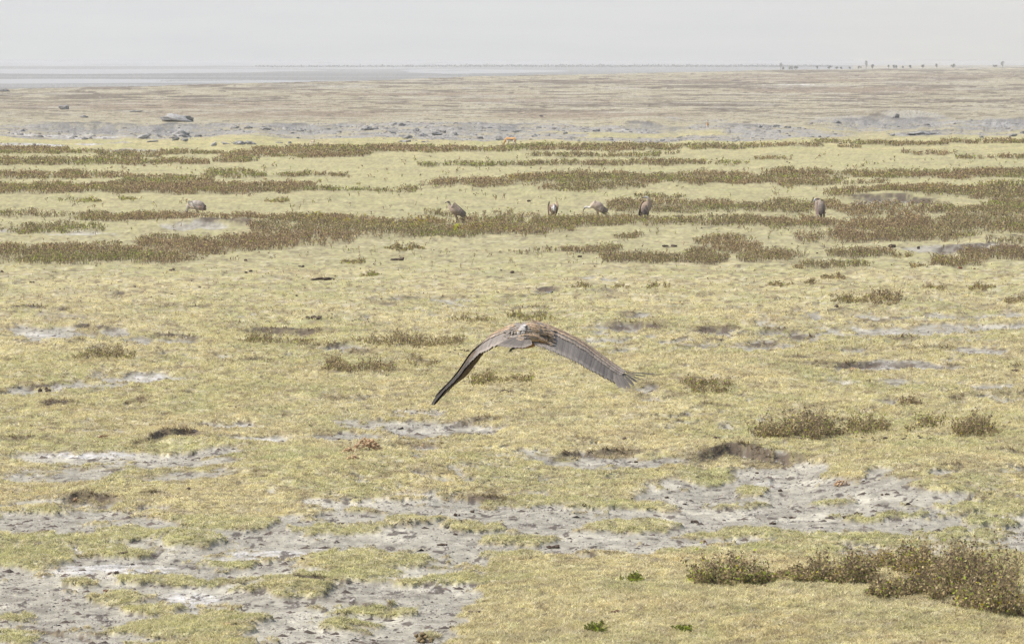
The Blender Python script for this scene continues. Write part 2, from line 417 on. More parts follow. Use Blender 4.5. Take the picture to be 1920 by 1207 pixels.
def ground_cols(f, X, Y):
    n = len(X)
    px, py = f['px'], f['py']
    c = np.tile(TURF, (n, 1))
    c = lerp3(c, STRAW, sstep(.4, .65, fbm(X / 2.3, Y / 5, 3, 101)))
    c = lerp3(c, GREENISH, .42 * sstep(.5, .72, fbm(X / 1.1 + 9, Y / 2.6, 4, 111)))
    c = lerp3(c, OCHRE, .55 * sstep(.57, .75, fbm(X / .9 - 7, Y / 1.6, 3, 121)))
    c = lerp3(c, DRYB_SHADE * .85, .5 * sstep(.55, .70, fbm(px / 44, py / 3.6, 3, 131)) * sstep(330, 480, py))  # dry brown tufts together with their shade, put into the turf colour
    c = lerp3(c, DRYB_SHADE * .7, .8 * sstep(.60, .70, fbm(px / 15, py / 1.7, 4, 136)) * sstep(330, 480, py))  # thin dark dashes: small tussock shadows painted into the turf
    c = lerp3(c, GREENISH, .5 * sstep(.28, .6, near_ell(px, py, ISLES)))
    c = lerp3(c, A(.50, .46, .33), .6 * sstep(.56, .70, fbm(px / 17 + 31, py / 1.8, 4, 132)) * sstep(330, 480, py))
    c = lerp3(c, A(.335, .315, .18), .5 * sstep(540, 470, py) * sstep(262, 300, py))
    c = lerp3(c, A(.27, .245, .15), .55 * sstep(.54, .7, fbm(px / 30, py / 1.7, 4, 133)))
    c = lerp3(c, A(.16, .135, .09), .8 * sstep(.66, .75, fbm(px / 14, py / 1.9, 4, 134)) * sstep(300, 480, py))        # smoother, paler sward further out; dark strokes paint in small shadows
    # distant plain: dry, browner, streaked
    fp = sstep(268, 226, py)
    c = lerp3(c, A(.32, .29, .205), fp)
    st = fbm(px / 75, py / 2.0, 5, 141, .62) * .72 + fbm(px / 420, py / 7, 2, 142) * .28
    c = lerp3(c, A(.145, .122, .093), fp * .95 * sstep(.46, .60, st) * sstep(232, 205, py))
    c = lerp3(c, A(.23, .185, .135), fp * .6 * near_ell(px, py, [(330, 199, 330, 7), (520, 215, 260, 8), (1600, 170, 220, 6), (1000, 190, 170, 4), (1100, 216, 200, 7), (1700, 143, 420, 4), (800, 178, 260, 3), (1450, 152, 400, 3)]) * 1.3)
    st2 = fbm(px / 20, py / 1.1, 4, 143, .6)
    c = lerp3(c, A(.46, .43, .35), fp * .3 * sstep(.56, .66, fbm(px / 24 + 9, py / 1.2, 4, 144)))
    c = lerp3(c, A(.115, .095, .075), fp * .85 * sstep(.60, .72, st2))
    c = lerp3(c, MUDC * 1.15, .55 * sstep(.62, .74, fbm(px / 130 + 4, py / 2.0, 3, 145)) * fp)
    # darker brown ground tint below the scrub
    c = lerp3(c, A(.24, .215, .125), .7 * f['scrub'])
    # bare soil
    mc = np.tile(MUDC, (n, 1))
    mc = lerp3(mc, MUDD, .75 * sstep(.52, .75, fbm(X / .22, Y / .32, 4, 151)))
    mc = lerp3(mc, MUDC * 1.42, .75 * sstep(.55, .75, fbm(X / .8, Y / 1.5, 3, 161)))
    mc = lerp3(mc, SALTC, f['salt'])
    gul = sstep(275, 262, py) * sstep(215, 225, py)
    mc = lerp3(mc, A(.285, .275, .255), gul * (1 - .7 * f['salt']) * .85)
    mc = lerp3(mc, A(.33, .30, .21), gul * .9 * sstep(.5, .62, fbm(px / 38, py / 2.2, 4, 211)))
    mc = lerp3(mc, A(.16, .15, .14), gul * .7 * sstep(.62, .72, fbm(px / 20, py / 1.4, 4, 212)))
    edge = 1 - np.abs(f['mud'] * 2 - 1)
    c = c * (1 - f['mud'][:, None]) + mc * f['mud'][:, None]
    c = lerp3(c, A(.20, .155, .09), .55 * edge * sstep(450, 600, py))
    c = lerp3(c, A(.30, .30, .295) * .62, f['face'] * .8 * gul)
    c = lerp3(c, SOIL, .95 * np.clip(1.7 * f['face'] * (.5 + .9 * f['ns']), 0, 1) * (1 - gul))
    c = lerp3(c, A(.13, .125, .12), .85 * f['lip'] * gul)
    # dark cracks and hoof prints in the mud
    cr = fbm(X / .16, Y / .42, 3, 171)
    c = lerp3(c, A(.09, .075, .065), f['mud'] * .9 * sstep(.68, .75, cr) * sstep(560, 800, py))
    # lake bed beyond the end of the plain
    beyond = sstep(60, 500, Y - f['de']) * (px < 1600)
    bed = np.tile(A(.165, .165, .16), (n, 1))
    bed = lerp3(bed, A(.24, .24, .235), sstep(.45, .6, fbm(X / 900, Y / 260, 3, 181)))
    c = c * (1 - beyond[:, None]) + bed * beyond[:, None]
    tint = (.78 + .44 * vnoise(X / .10, Y / .22, 191))[:, None]
    return np.clip(c * tint, .01, .9)


# ------------------------------------------------------------------ ground: one sheet from below the camera to beyond the lake
def build_ground():
    ux = np.concatenate([-np.geomspace(7000, 20, 26) - 760, np.arange(-760, -60, 4.5), np.arange(-60, 1981, 1.9), np.arange(1984, 2680, 4.5), 2680 + np.geomspace(20, 7000, 26)])
    rows = np.concatenate([np.geomspace(16000, 1800, 30)[:-1], np.arange(1800, 1300, -4.0), np.arange(1300, 300, -1.25), np.arange(300, 124, -.8)])
    Yr = gp(960, rows)[1]
    Yr = np.concatenate([Yr, np.geomspace(Yr[-1] * 1.02, 40000, 70)])
    Yr = np.concatenate([[-400, -60, -10], Yr])
    dxr = (ux - W_PX / 2) / F_PX
    depth = np.maximum(Yr * CT + H_CAM * ST, 0)
    wid = np.maximum(depth, 60 * (Yr < 40) + depth * (Yr >= 40))
    X = dxr[None, :] * wid[:, None]
    near = (Yr < 8000)
    # wide side wings so that the sheet reaches the horizon on both sides
    Yg = np.repeat(Yr[:, None], len(ux), 1)
    nr, ncol = X.shape
    Xf, Yf = X.ravel(), Yg.ravel()
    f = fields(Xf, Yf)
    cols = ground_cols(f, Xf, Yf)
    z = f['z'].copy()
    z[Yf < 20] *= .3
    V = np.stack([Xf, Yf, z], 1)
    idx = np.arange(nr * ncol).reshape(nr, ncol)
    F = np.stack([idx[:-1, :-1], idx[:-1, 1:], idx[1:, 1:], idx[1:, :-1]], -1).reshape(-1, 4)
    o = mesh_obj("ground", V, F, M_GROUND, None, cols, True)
    return tag(o, kind='structure')


build_ground()


def zat(X, Y):
    return fields(np.atleast_1d(np.asarray(X, float)), np.atleast_1d(np.asarray(Y, float)))['z']


# ------------------------------------------------------------------ lake, far shore, crater wall, haze
def build_lake():
    m = material("alkaline_water", use_col=False, color=(.34, .345, .345), rough=0.6, spec=.3, nscale=.01, namt=.08, bump=.2, bscale=.6, bdist=.1)
    V = []; F = []

    def blob(pts):
        k = len(V)
        for (x, y) in pts:
            X, Y = gp(x, y, -8.45)
            V.append((float(X), float(Y), -8.45))
        F.append(tuple(range(k, len(V))))

    def ell(cx, cy, rx, ry, n=48, s=0):
        return [(cx + rx * math.cos(a) * (1 + .12 * math.sin(5 * a + s)), cy + ry * math.sin(a) * (1 + .25 * math.sin(3 * a + s))) for a in [i * 2 * math.pi / n for i in range(n)]]
    blob(ell(200, 153, 420, 4.2, s=1))
    blob(ell(900, 134, 150, 4.2, s=2))
    blob(ell(160, 133.5, 420, 4.6, s=3))
    blob(ell(620, 128, 200, 1.4, s=4))
    blob([(-1200, 126), (3200, 121), (3200, 114.2), (-1200, 114.2)])
    o = mesh_obj("lake", np.array(V), F, m)
    tag(o, kind='structure')


def build_wall():
    nx, ny = 160, 26
    V = []
    for j in range(ny):
        t = j / (ny - 1)
        for i in range(nx):
            a = (i / (nx - 1) - .5) * 2
            X = a * 12000
            Y = 11500 + t * 3600 - 2200 * a * a
            z = -9 + 300 * t ** .8 * (1 + .08 * math.sin(i * .21) + .05 * math.sin(i * .53 + 1)) + 16 * math.sin(i * .9 + j * .35) * t
            V.append((X, Y, z))
    idx = np.arange(nx * ny).reshape(ny, nx)
    F = np.stack([idx[:-1, :-1], idx[:-1, 1:], idx[1:, 1:], idx[1:, :-1]], -1).reshape(-1, 4)
    o = mesh_obj("crater_hills", np.array(V), F, M_HILL, None, None, True)
    tag(o, kind='structure')


def build_haze():
    x, y0, y1, z0, z1 = 42000, -450, 41000, -12, 420
    V = [(-x, y0, z0), (x, y0, z0), (x, y1, z0), (-x, y1, z0), (-x, y0, z1), (x, y0, z1), (x, y1, z1), (-x, y1, z1)]
    F = [(3, 2, 1, 0), (4, 5, 6, 7), (0, 1, 5, 4), (1, 2, 6, 5), (2, 3, 7, 6), (3, 0, 4, 7)]
    m = bpy.data.materials.new("haze")
    m.use_nodes = True
    nt = m.node_tree
    nt.nodes.remove(nt.nodes['Principled BSDF'])
    pv = nt.nodes.new('ShaderNodeVolumePrincipled')
    pv.inputs['Color'].default_value = (.83, .85, .86, 1)
    pv.inputs['Density'].default_value = 0.00020
    pv.inputs['Anisotropy'].default_value = 0.0
    nt.links.new(pv.outputs[0], nt.nodes['Material Output'].inputs['Volume'])
    o = mesh_obj("haze", np.array(V, float), F, m)
    tag(o, 'pale dusty haze filling the air over the crater floor', kind='stuff')


build_lake(); build_wall(); build_haze()

# ------------------------------------------------------------------ grass
def build_grass():
    n = 300000
    py = 500 + (1330 - 500) * rng.random(n) ** .85
    px = rng.uniform(-80, 2000, n)
    m = 90000                                        # sparser turf outside the frame on both sides and in front
    pe = np.where(rng.random(m) < .5, rng.uniform(-700, -80, m), rng.uniform(2000, 2620, m))
    px = np.concatenate([px, pe, rng.uniform(-400, 2300, 30000)])
    py = np.concatenate([py, 500 + 1100 * rng.random(m), rng.uniform(1330, 1750, 30000)])
    n = len(px)
    X, Y = gp(px, py)
    f = fields(X, Y)
    keep = (f['mud'] < .35 + .25 * rng.random(n)) & ((f['face'] < .5 + .5 * (rng.random(n) < .15)) | (f['lip'] > .3)) & (rng.random(n) < sstep(480, 700, py) * .9 + .1)
    X, Y = X[keep], Y[keep]; py = py[keep]
    f = {k: v[keep] for k, v in f.items()}
    n = len(X)
    nb = 4
    c0 = lerp3(np.tile(A(.57, .52, .30), (n, 1)), A(.45, .45, .21), .6 * sstep(.48, .7, fbm(X / 1.1 + 9, Y / 2.6, 4, 111)))
    c0 = lerp3(c0, A(.65, .585, .36), sstep(.45, .65, fbm(X / 2.3, Y / 5, 3, 101)) * .8)
    isle = near_ell(f['px'], f['py'], ISLES)
    c0 = lerp3(c0, A(.40, .42, .12), .6 * sstep(.3, .8, isle) * fbm(X / .3, Y / .4, 2, 5) * 1.6)
    c0 = lerp3(c0, A(.52, .40, .20), .5 * sstep(.62, .74, fbm(X / .5, Y / .8, 3, 222)))
    c0 = .30 * c0 + .70 * np.clip(ground_cols(f, X, Y), .05, 1) * 1.72
    Vs = []; Cs = []
    dist = Y
    c0 *= A(1.0, .992, 1.0)
    c0 = lerp3(c0, A(.20, .145, .085), f['lip'] * .8)
    wpx = dist / F_PX * 1.9
    for b in range(nb):
        ang = rng.uniform(0, 2 * math.pi, n)
        r = rng.random(n) * .045
        bx = X + r * np.cos(ang * 3); by = Y + r * np.sin(ang * 3)
        h = (.018 + .035 * rng.random(n)) * np.clip(dist / 75, .9, 1.5) * (1 + .5 * (fbm(X / .6, Y / .9, 2, 33) - .5)) * (1 + 1.0 * f['lip'])
        lean = h * rng.uniform(.6, 2.6, n)
        w = np.maximum(.0045, wpx * .55) * rng.uniform(.7, 1.4, n)
        pa = ang + rng.normal(0, .5, n) + math.pi / 2
        base = np.stack([bx, by, f['z'] - .004], 1)
        side = np.stack([np.cos(pa), np.sin(pa), 0 * pa], 1) * w[:, None]
        tip = base + np.stack([lean * np.cos(ang), lean * np.sin(ang), h], 1)
        Vs.append(np.stack([base - side, base + side, tip], 1))
        cc = c0 * (1 + (rng.uniform(.6, 1.3, n) - 1) * np.interp(dist, [50, 95], [.85, .42]))[:, None]
        Cs.append(np.repeat(cc[:, None], 3, 1))
    V = np.concatenate(Vs).reshape(-1, 3); C = np.concatenate(Cs).reshape(-1, 3)
    F = np.arange(len(V)).reshape(-1, 3)
    o = mesh_obj("grass", V, F, M_GRASS, None, np.clip(C, .01, .8))
    tag(o, 'short dry yellow green turf blades covering the near plain', 'grass', kind='stuff')


build_grass()

def build_crumbs():
    r = np.random.default_rng(51)
    n = 190000
    py = r.uniform(560, 1290, n); px = r.uniform(-360, 2280, n)
    X, Y = gp(px, py)
    f = fields(X, Y)
    keep = (f['mud'] > .45) | (f['face'] > .5)
    keep &= fbm(X / .5, Y / .9, 3, 52) + .5 * r.random(n) > .55
    X, Y, z, ms = X[keep], Y[keep], f['z'][keep], f['salt'][keep]
    n = len(X)
    s = np.clip(r.lognormal(-4.6, .6, n), .004, .03) * np.clip(Y / 70, .8, 1.4)
    big = r.random(n) < .012
    s = np.where(big, s * 0 + r.uniform(.02, .05, n), s)
    c = np.stack([X, Y, z + s * .1], 1)
    a = r.uniform(0, 6.28, n)
    pts = []
    for k in range(3):
        aa = a + k * 2.094 + r.normal(0, .3, n)
        pts.append(c + np.stack([np.cos(aa) * s * np.where(big, 2.6, 1.5), np.sin(aa) * s * 1.3, -s * .3], 1))
    top = c + np.stack([r.normal(0, .4, n) * s, r.normal(0, .4, n) * s, s * r.uniform(.4, .9, n)], 1)
    V = np.stack([pts[0], pts[1], pts[2], top], 1).reshape(-1, 3)
    b = np.arange(n)[:, None] * 4
    F = np.concatenate([b + [0, 1, 3], b + [1, 2, 3], b + [2, 0, 3]])
    fl = (r.random(n) < .03) | big
    col = lerp3(np.tile(A(.34, .325, .30), (n, 1)), A(.10, .08, .068), np.where(fl, .95, r.random(n) ** 1.6)) * r.uniform(.7, 1.35, n)[:, None]
    col = lerp3(col, A(.5, .5, .49), ms * .8 * (r.random(n) < .8) * (~big))
    o = mesh_obj("soil_crumbs", V, F.astype(np.int32), M_ROCK, None, np.repeat(col, 4, 0))
    tag(o, 'loose grey soil crumbs strewn over the bare patches', 'soil crumbs', kind='stuff')


build_crumbs()

# ------------------------------------------------------------------ scrub
LEAFC = np.array([(.26, .20, .135), (.35, .28, .18), (.54, .43, .27), (.68, .59, .36), (.25, .275, .12), (.40, .43, .14), (.50, .62, .10), (.12, .085, .07)])


def sprig_arrays(P, Hh, lw, nleaf, green, r, yellow=None, spread=.9, leaf=.014):
    """P (n,3) base points, Hh heights, lw smallest visible width. Returns stem and leaf triangles."""
    n = len(P)
    ang = r.uniform(0, 2 * math.pi, n)
    lean = Hh * r.uniform(.05, spread, n)
    d = np.stack([np.cos(ang) * lean, np.sin(ang) * lean, Hh], 1)
    mid = P + d * .5 + np.stack([r.normal(0, .06, n) * Hh, r.normal(0, .06, n) * Hh, 0 * Hh], 1)
    tip = P + d
    pa = r.uniform(-.7, .7, n)
    side = np.stack([np.cos(pa), np.sin(pa), 0 * pa], 1)
    w = (np.maximum(.0026, lw * .22) * r.uniform(.7, 1.3, n))[:, None]
    SV = []; SCc = []
    sc = np.array([.25, .19, .145]) * r.uniform(.6, 1.8, n)[:, None]
    SV.append(np.stack([P - side * w, P + side * w, mid + side * w * .7], 1))
    SV.append(np.stack([P - side * w, mid + side * w * .7, mid - side * w * .7], 1))
    SV.append(np.stack([mid - side * w * .8, mid + side * w * .8, tip], 1))
    for q in range(3): SCc.append(np.repeat(sc[:, None], 3, 1))
    ends = [tip]
    for k in range(3):
        t = r.uniform(.25, .8, n)[:, None]
        st = P + (tip - P) * t
        a2 = r.uniform(0, 2 * math.pi, n)
        ln = Hh * r.uniform(.18, .42, n)
        en = st + np.stack([np.cos(a2) * ln * .7, np.sin(a2) * ln * .7, ln * r.uniform(.3, .9, n)], 1)
        SV.append(np.stack([st - side * w * .6, st + side * w * .6, en], 1))
        SCc.append(np.repeat(sc[:, None], 3, 1)); ends.append(en)
    # leaves and dry seed heads
    LV = []; LC = []
    for k in range(nleaf):
        which = r.integers(0, 4, n)
        E = np.choose(which[:, None], ends)
        t = r.random(n)[:, None] ** .75
        B = P + (tip - P) * r.uniform(.1, .75, n)[:, None]
        c = B * (1 - t) + E * t
        hf = (c[:, 2] - P[:, 2]) / Hh
        s = np.maximum(leaf, lw * .74) * r.uniform(.55, 1.5, n)
        c = c + r.normal(0, 1, (n, 3)) * (s * .8)[:, None]
        c[:, 2] = np.maximum(c[:, 2], P[:, 2] + .005)
        v1 = r.normal(0, 1, (n, 3)); v1 /= np.linalg.norm(v1, axis=1)[:, None]
        v2 = r.normal(0, 1, (n, 3)); v2 = np.cross(v1, v2); v2 /= np.linalg.norm(v2, axis=1)[:, None]
        s = s[:, None]
        LV.append(np.stack([c - v1 * s, c + v2 * s * .6, c + v1 * s], 1))
        LV.append(np.stack([c - v1 * s, c + v1 * s, c - v2 * s * .6], 1))
        g = np.clip(green + .10 + .5 * (.4 - hf), .04, .95)
        isg = r.random(n) < g
        pick = np.where(isg, r.choice([4, 4, 5, 5, 6], n), r.choice([0, 0, 1, 1, 2, 2, 3, 7], n))
        col = LEAFC[pick] * r.uniform(.75, 1.25, n)[:, None]
        if yellow is not None:
            yl = r.random(n) < yellow
            col[yl] = np.array([.55, .47, .05]) * r.uniform(.7, 1.2, yl.sum())[:, None]
        LC.append(np.repeat(col[:, None], 3, 1)); LC.append(np.repeat(col[:, None], 3, 1))
    cat = lambda L: np.concatenate(L).reshape(-1, 3)
    return cat(SV), cat(SCc), cat(LV), cat(LC)


def build_scrub_band(y0, y1, label, seed, cell=5.0):
    r = np.random.default_rng(seed)
    n = int(1920 * 1.6 * (y1 - y0) / cell)
    px = r.uniform(-580, 2500, n); py = r.uniform(y0, y1, n)
    X, Y = gp(px, py)
    f = fields(X, Y)
    clump = fbm(X / .9, Y / 2.2, 3, 401)
    keep = f['scrub'] * (.18 + 1.5 * sstep(.36, .60, clump)) + .05 * sstep(.6, .75, fbm(px / 26, py / 5, 3, 409)) * sstep(285, 320, py) > r.random(n)
    # loose single sprigs round the bands
    px, py, X, Y, clump = px[keep], py[keep], X[keep], Y[keep], clump[keep]
    z = f['z'][keep]; n = len(X)
    Hh = (.10 + .14 * clump + .10 * r.random(n)) * (.5 + 1.0 * fbm(X / 3.5, Y / 6, 2, 405)) * (.75 + .4 * f['scrub'][keep])
    yel = near_ell(px, py, [(690, 418, 120, 14), (740, 430, 60, 14), (620, 412, 60, 8), (860, 440, 40, 10), (1760, 360, 50, 6), (970, 345, 40, 10)]) * .28
    yel = yel * (fbm(X / 1.2, Y / 3, 2, 77) > .5)
    grn = .20 + .38 * sstep(.5, .7, fbm(X / 3, Y / 7, 3, 402))
    lw = Y / F_PX * 1.9
    P = np.stack([X, Y, z - .01], 1)
    sv, scc, lv, lc = sprig_arrays(P, Hh, lw, 7, grn, r, yel)
    tn = fbm(X / 4, Y / 8, 3, 406)
    tint = lerp3(np.tile(A(.90, .81, .73), (n, 1)), A(.84, .85, .70), sstep(.4, .6, tn))
    V = np.concatenate([sv, lv]); C = np.concatenate([scc * .8, lc * np.tile(np.repeat(tint, 3, 0), (len(lc) // (3 * n), 1))])
    o = mesh_obj("scrub", V, np.arange(len(V)).reshape(-1, 3), M_LEAF, None, np.clip(C, .01, .8))
    tag(o, label, 'scrub', kind='stuff')


build_scrub_band(258, 318, 'farthest dark brown bands of low scrub just before the pale rocky gully', 1, 2.2)
build_scrub_band(318, 368, 'long brown bands of low scrub on the plain behind the standing vultures', 2, 2.5)
build_scrub_band(368, 506, 'broken brown and olive scrub bands around and in front of the standing vultures', 3, 3.3)

# single shrubs: x0, x1, y_top, y_base, green share, label
SHRUBS = [
    (122, 272, 652, 686, .30, 'low brown green shrub on the open turf at the far left above a dark clod'),
    (590, 742, 662, 702, .12, 'dark brown twiggy shrub left of the flying vulture and below its body'),
    (648, 896, 612, 651, .22, 'long low shrub reaching to the left wing of the flying vulture'),
    (745, 832, 652, 690, .15, 'thin sparse shrub between the dark twiggy shrub and the left wing'),
    (432, 602, 618, 646, .30, 'flat shrub growing in the long eroded hollow left of centre'),
    (838, 932, 584, 606, .20, 'small grey brown shrub just above and left of the flying vulture'),
    (946, 1058, 580, 604, .45, 'yellow green shrub right above the back of the flying vulture'),
    (868, 1012, 690, 729, .30, 'green brown shrub directly under the flying vulture'),
    (1268, 1383, 708, 742, .22, 'round dark shrub on the turf right of the right wing tip'),
    (1395, 1600, 764, 832, .22, 'big brown shrub with curling twigs and bright green shoots above the dark eroded bank'),
    (1570, 1710, 771, 818, .28, 'trailing low end of the big brown shrub above the eroded bank'),
    (1700, 1785, 768, 814, .30, 'open forked shrub between two denser ones on the right'),
    (1780, 1892, 772, 824, .20, 'brown shrub at the right edge with a round dark clod behind it'),
    (1682, 1732, 738, 766, .18, 'small upright brown tuft behind the forked shrub on the right'),
    (135, 195, 368, 380, .45, 'dark green low shrub left of a similar one near the left edge'),
    (212, 268, 365, 378, .50, 'dark green dense low shrub, the right one of two on the pale turf'),
    (492, 546, 370, 383, .40, 'small olive shrub alone on the pale turf right of the hunched vulture'),
    (638, 693, 482, 497, .35, 'small olive brown shrub in front of the yellow flowering scrub'),
    (718, 797, 452, 471, .25, 'brown shrub just in front of the yellow flowering scrub'),
    (674, 716, 507, 523, .45, 'tiny greenish tuft alone on the open turf left of centre'),
    (1065, 1112, 528, 547, .25, 'thin brown tuft on the bumpy turf above the flying vulture'),
    (1140, 1182, 533, 546, .25, 'low brown tuft right of a thinner one above the right wing'),
    (1198, 1262, 528, 548, .30, 'sparse tuft with a yellow shoot above the right wing'),
    (1442, 1488, 518, 543, .18, 'upright brown shrub below the right scrub clumps'),
    (1535, 1592, 511, 528, .15, 'small dark brown shrub under the reddish brown one on the right'),
    (1486, 1508, 494, 511, .05, 'small rounded reddish brown shrub left of a wider one'),
    (1674, 1712, 474, 489, .25, 'little shrub with a bright green foot among the right scrub'),
    (1700, 1742, 491, 506, .15, 'thin tan shrub left of the dark eroded bank on the right'),
    (1508, 1536, 528, 542, .15, 'tiny dark tuft right of the upright brown shrub'),
    (1553, 1640, 556, 576, .25, 'flat olive shrub on the low mound, its left part'),
    (1625, 1698, 550, 578, .12, 'grey brown shrub crowning the low mound on the right'),
    (1718, 1772, 532, 554, .20, 'loose shrub between the low mound and the right edge scrub'),
    (1812, 1872, 526, 549, .15, 'dark brown shrub on the smooth turf near the right edge'),
    (1876, 1932, 553, 573, .20, 'small shrub cut by the right edge of the view'),
    (1288, 1470, 1040, 1112, .34, 'left end of the large foreground shrub belt, with green shoots'),
    (1440, 1650, 1036, 1108, .26, 'dense purple brown middle of the large foreground shrub belt'),
    (1630, 1800, 1022, 1086, .20, 'tall open twigs of the foreground shrub belt behind the lower clump'),
    (1740, 1945, 1012, 1130, .18, 'tall dark mass of the foreground shrub belt at the right edge'),
    (1625, 1780, 1085, 1146, .22, 'low brown clump in front of the foreground shrub belt'),
    (1760, 1945, 1080, 1168, .26, 'nearest brown clump with yellow leaves at the lower right corner'),
    (1160, 1212, 1080, 1106, .95, 'small bright green plant left of the foreground shrub belt'),
    (1098, 1142, 1178, 1202, .85, 'small dark green plant at the bottom edge right of centre'),
    (1258, 1304, 1184, 1204, .90, 'small green plant at the bottom edge, right of a darker one'),
]


def build_shrub(k, s):
    x0, x1, yt, yb, green, label = s
    r = np.random.default_rng(500 + k)
    tall = yb - yt
    foot = min(.42, .25 + 8.0 / tall) * tall            # rows covered by its footprint
    sc = scale_at(yb)
    h = (tall - foot * .6) / sc * .84
    area_px = (x1 - x0) * tall
    n = int(area_px / (11 if sc < 70 else 21 if sc < 110 else 27))
    if 34 <= k <= 39: n = int(n * (1.9 if k == 35 else 1.35))
    if k in (3, 10, 11, 20, 21, 22): n = int(n * .5)
    n = max(n, 26)
    u = r.uniform(-1, 1, n * 3); v = r.uniform(-1, 1, n * 3)
    q = np.abs(u) ** 3.5 * .95 + v * v
    lump = fbm(u * 3 + k, v * 1.6, 3, 600 + k)
    keep = (q < 1) & (lump * 1.5 + .25 * (1 - q) + (.22 if k == 35 else 0) > .72 + .22 * u ** 4 + .30 * r.random(n * 3))
    u, v, lump = u[keep][:n], v[keep][:n], lump[keep][:n]
    px = (x0 + x1) / 2 + u * (x1 - x0) / 2 * .97
    py = yb - foot * .30 + v * foot / 2
    X, Y = gp(px, py)
    z = zat(X, Y)
    root_x, root_y = gp((x0 + x1) / 2, yb - foot / 2)
    root_z = float(np.median(z))
    n = len(X)
    prof = (.65 + .35 * np.sqrt(np.clip(1 - u * u, 0, 1))) * (.35 + .95 * sstep(.35, .7, fbm(u * (x1 - x0) / 28 + k, u * 0, 3, 700 + k)))
    Hh = h * prof * (.32 + .72 * r.random(n) ** 1.3) * np.where(r.random(n) < .06, 1.4, 1)
    P = np.stack([X - root_x, Y - root_y, z - root_z - .01], 1)
    lw = root_y / F_PX * 1.9
    yel = .02 + (.05 if k in (36, 39, 6) else 0)
    sv, scc, lv, lc = sprig_arrays(P, Hh, lw * (1.0 if sc < 110 else .8), 12 if sc > 85 else 9, green, r, yel, .9, .019 if sc > 85 else .015)
    root = empty("green_plant" if green > .8 else "shrub", (float(root_x), float(root_y), root_z))
    tag(root, label, 'plant' if green > .8 else 'shrub', 'low shrubs scattered over the plain')
    lc = lc * A(.92, .90, .80); scc = scc * .62
    lc = np.where(green > .8, lc * A(.62, .66, .42), lc)
    mesh_obj("stems", sv, np.arange(len(sv)).reshape(-1, 3), M_STEM, root, np.clip(scc, .01, .8))
    mesh_obj("foliage", lv, np.arange(len(lv)).reshape(-1, 3), M_LEAF, root, np.clip(lc, .01, .8))


for k, s in enumerate(SHRUBS):
    build_shrub(k, s)


def build_flower():
    px, py = 855, 443
    X, Y = gp(px, py); z = float(zat(X, Y)[0])
    root = empty("flowering_plant", (float(X), float(Y), z))
    tag(root, 'bright yellow flowering spike standing in the scrub below the upright left vulture', 'plant')
    r = np.random.default_rng(4)
    b = Buf()
    for i in range(5):
        a = i * 1.3
        b.add([(-.008, 0, 0), (.008, 0, 0), (.05 * math.cos(a), .05 * math.sin(a), .40)], [(0, 1, 2)], (.12, .16, .04))
    b.build("stems", M_STEM, root)
    V = []
    for i in range(90):
        t = r.random()
        c = np.array([-.03 + .05 * t + r.normal(0, .035), r.normal(0, .04), .16 + .26 * t])
        v1 = r.normal(0, 1, 3); v1 /= np.linalg.norm(v1); v2 = np.cross(v1, r.normal(0, 1, 3)); v2 /= np.linalg.norm(v2)
        V += [c - v1 * .03, c + v2 * .02, c + v1 * .03]
    V = np.array(V)
    mesh_obj("petals", V, np.arange(len(V)).reshape(-1, 3), M_LEAF, root, np.tile(A(.62, .66, .01), (len(V), 1)))


build_flower()

# ------------------------------------------------------------------ stones, dung
def ico(sub=2):
    import bmesh
    bm = bmesh.new()
    bmesh.ops.create_icosphere(bm, subdivisions=sub, radius=1)
    V = np.array([v.co[:] for v in bm.verts]); F = [tuple(v.index for v in f.verts) for f in bm.faces]
    bm.free()
    return V, F


ICO2, ICO3 = ico(2), ico(3)


def lump(r, V, rough=.35, seed=0, freq=1.6):
    q = V * freq
    n = fbm(q[:, 0] + seed, q[:, 1] + q[:, 2] * .7, 3, seed) + fbm(q[:, 2] - seed, q[:, 0] * .8 + 3, 3, seed + 9) - 1
    return V * (1 + rough * 1.6 * n)[:, None]


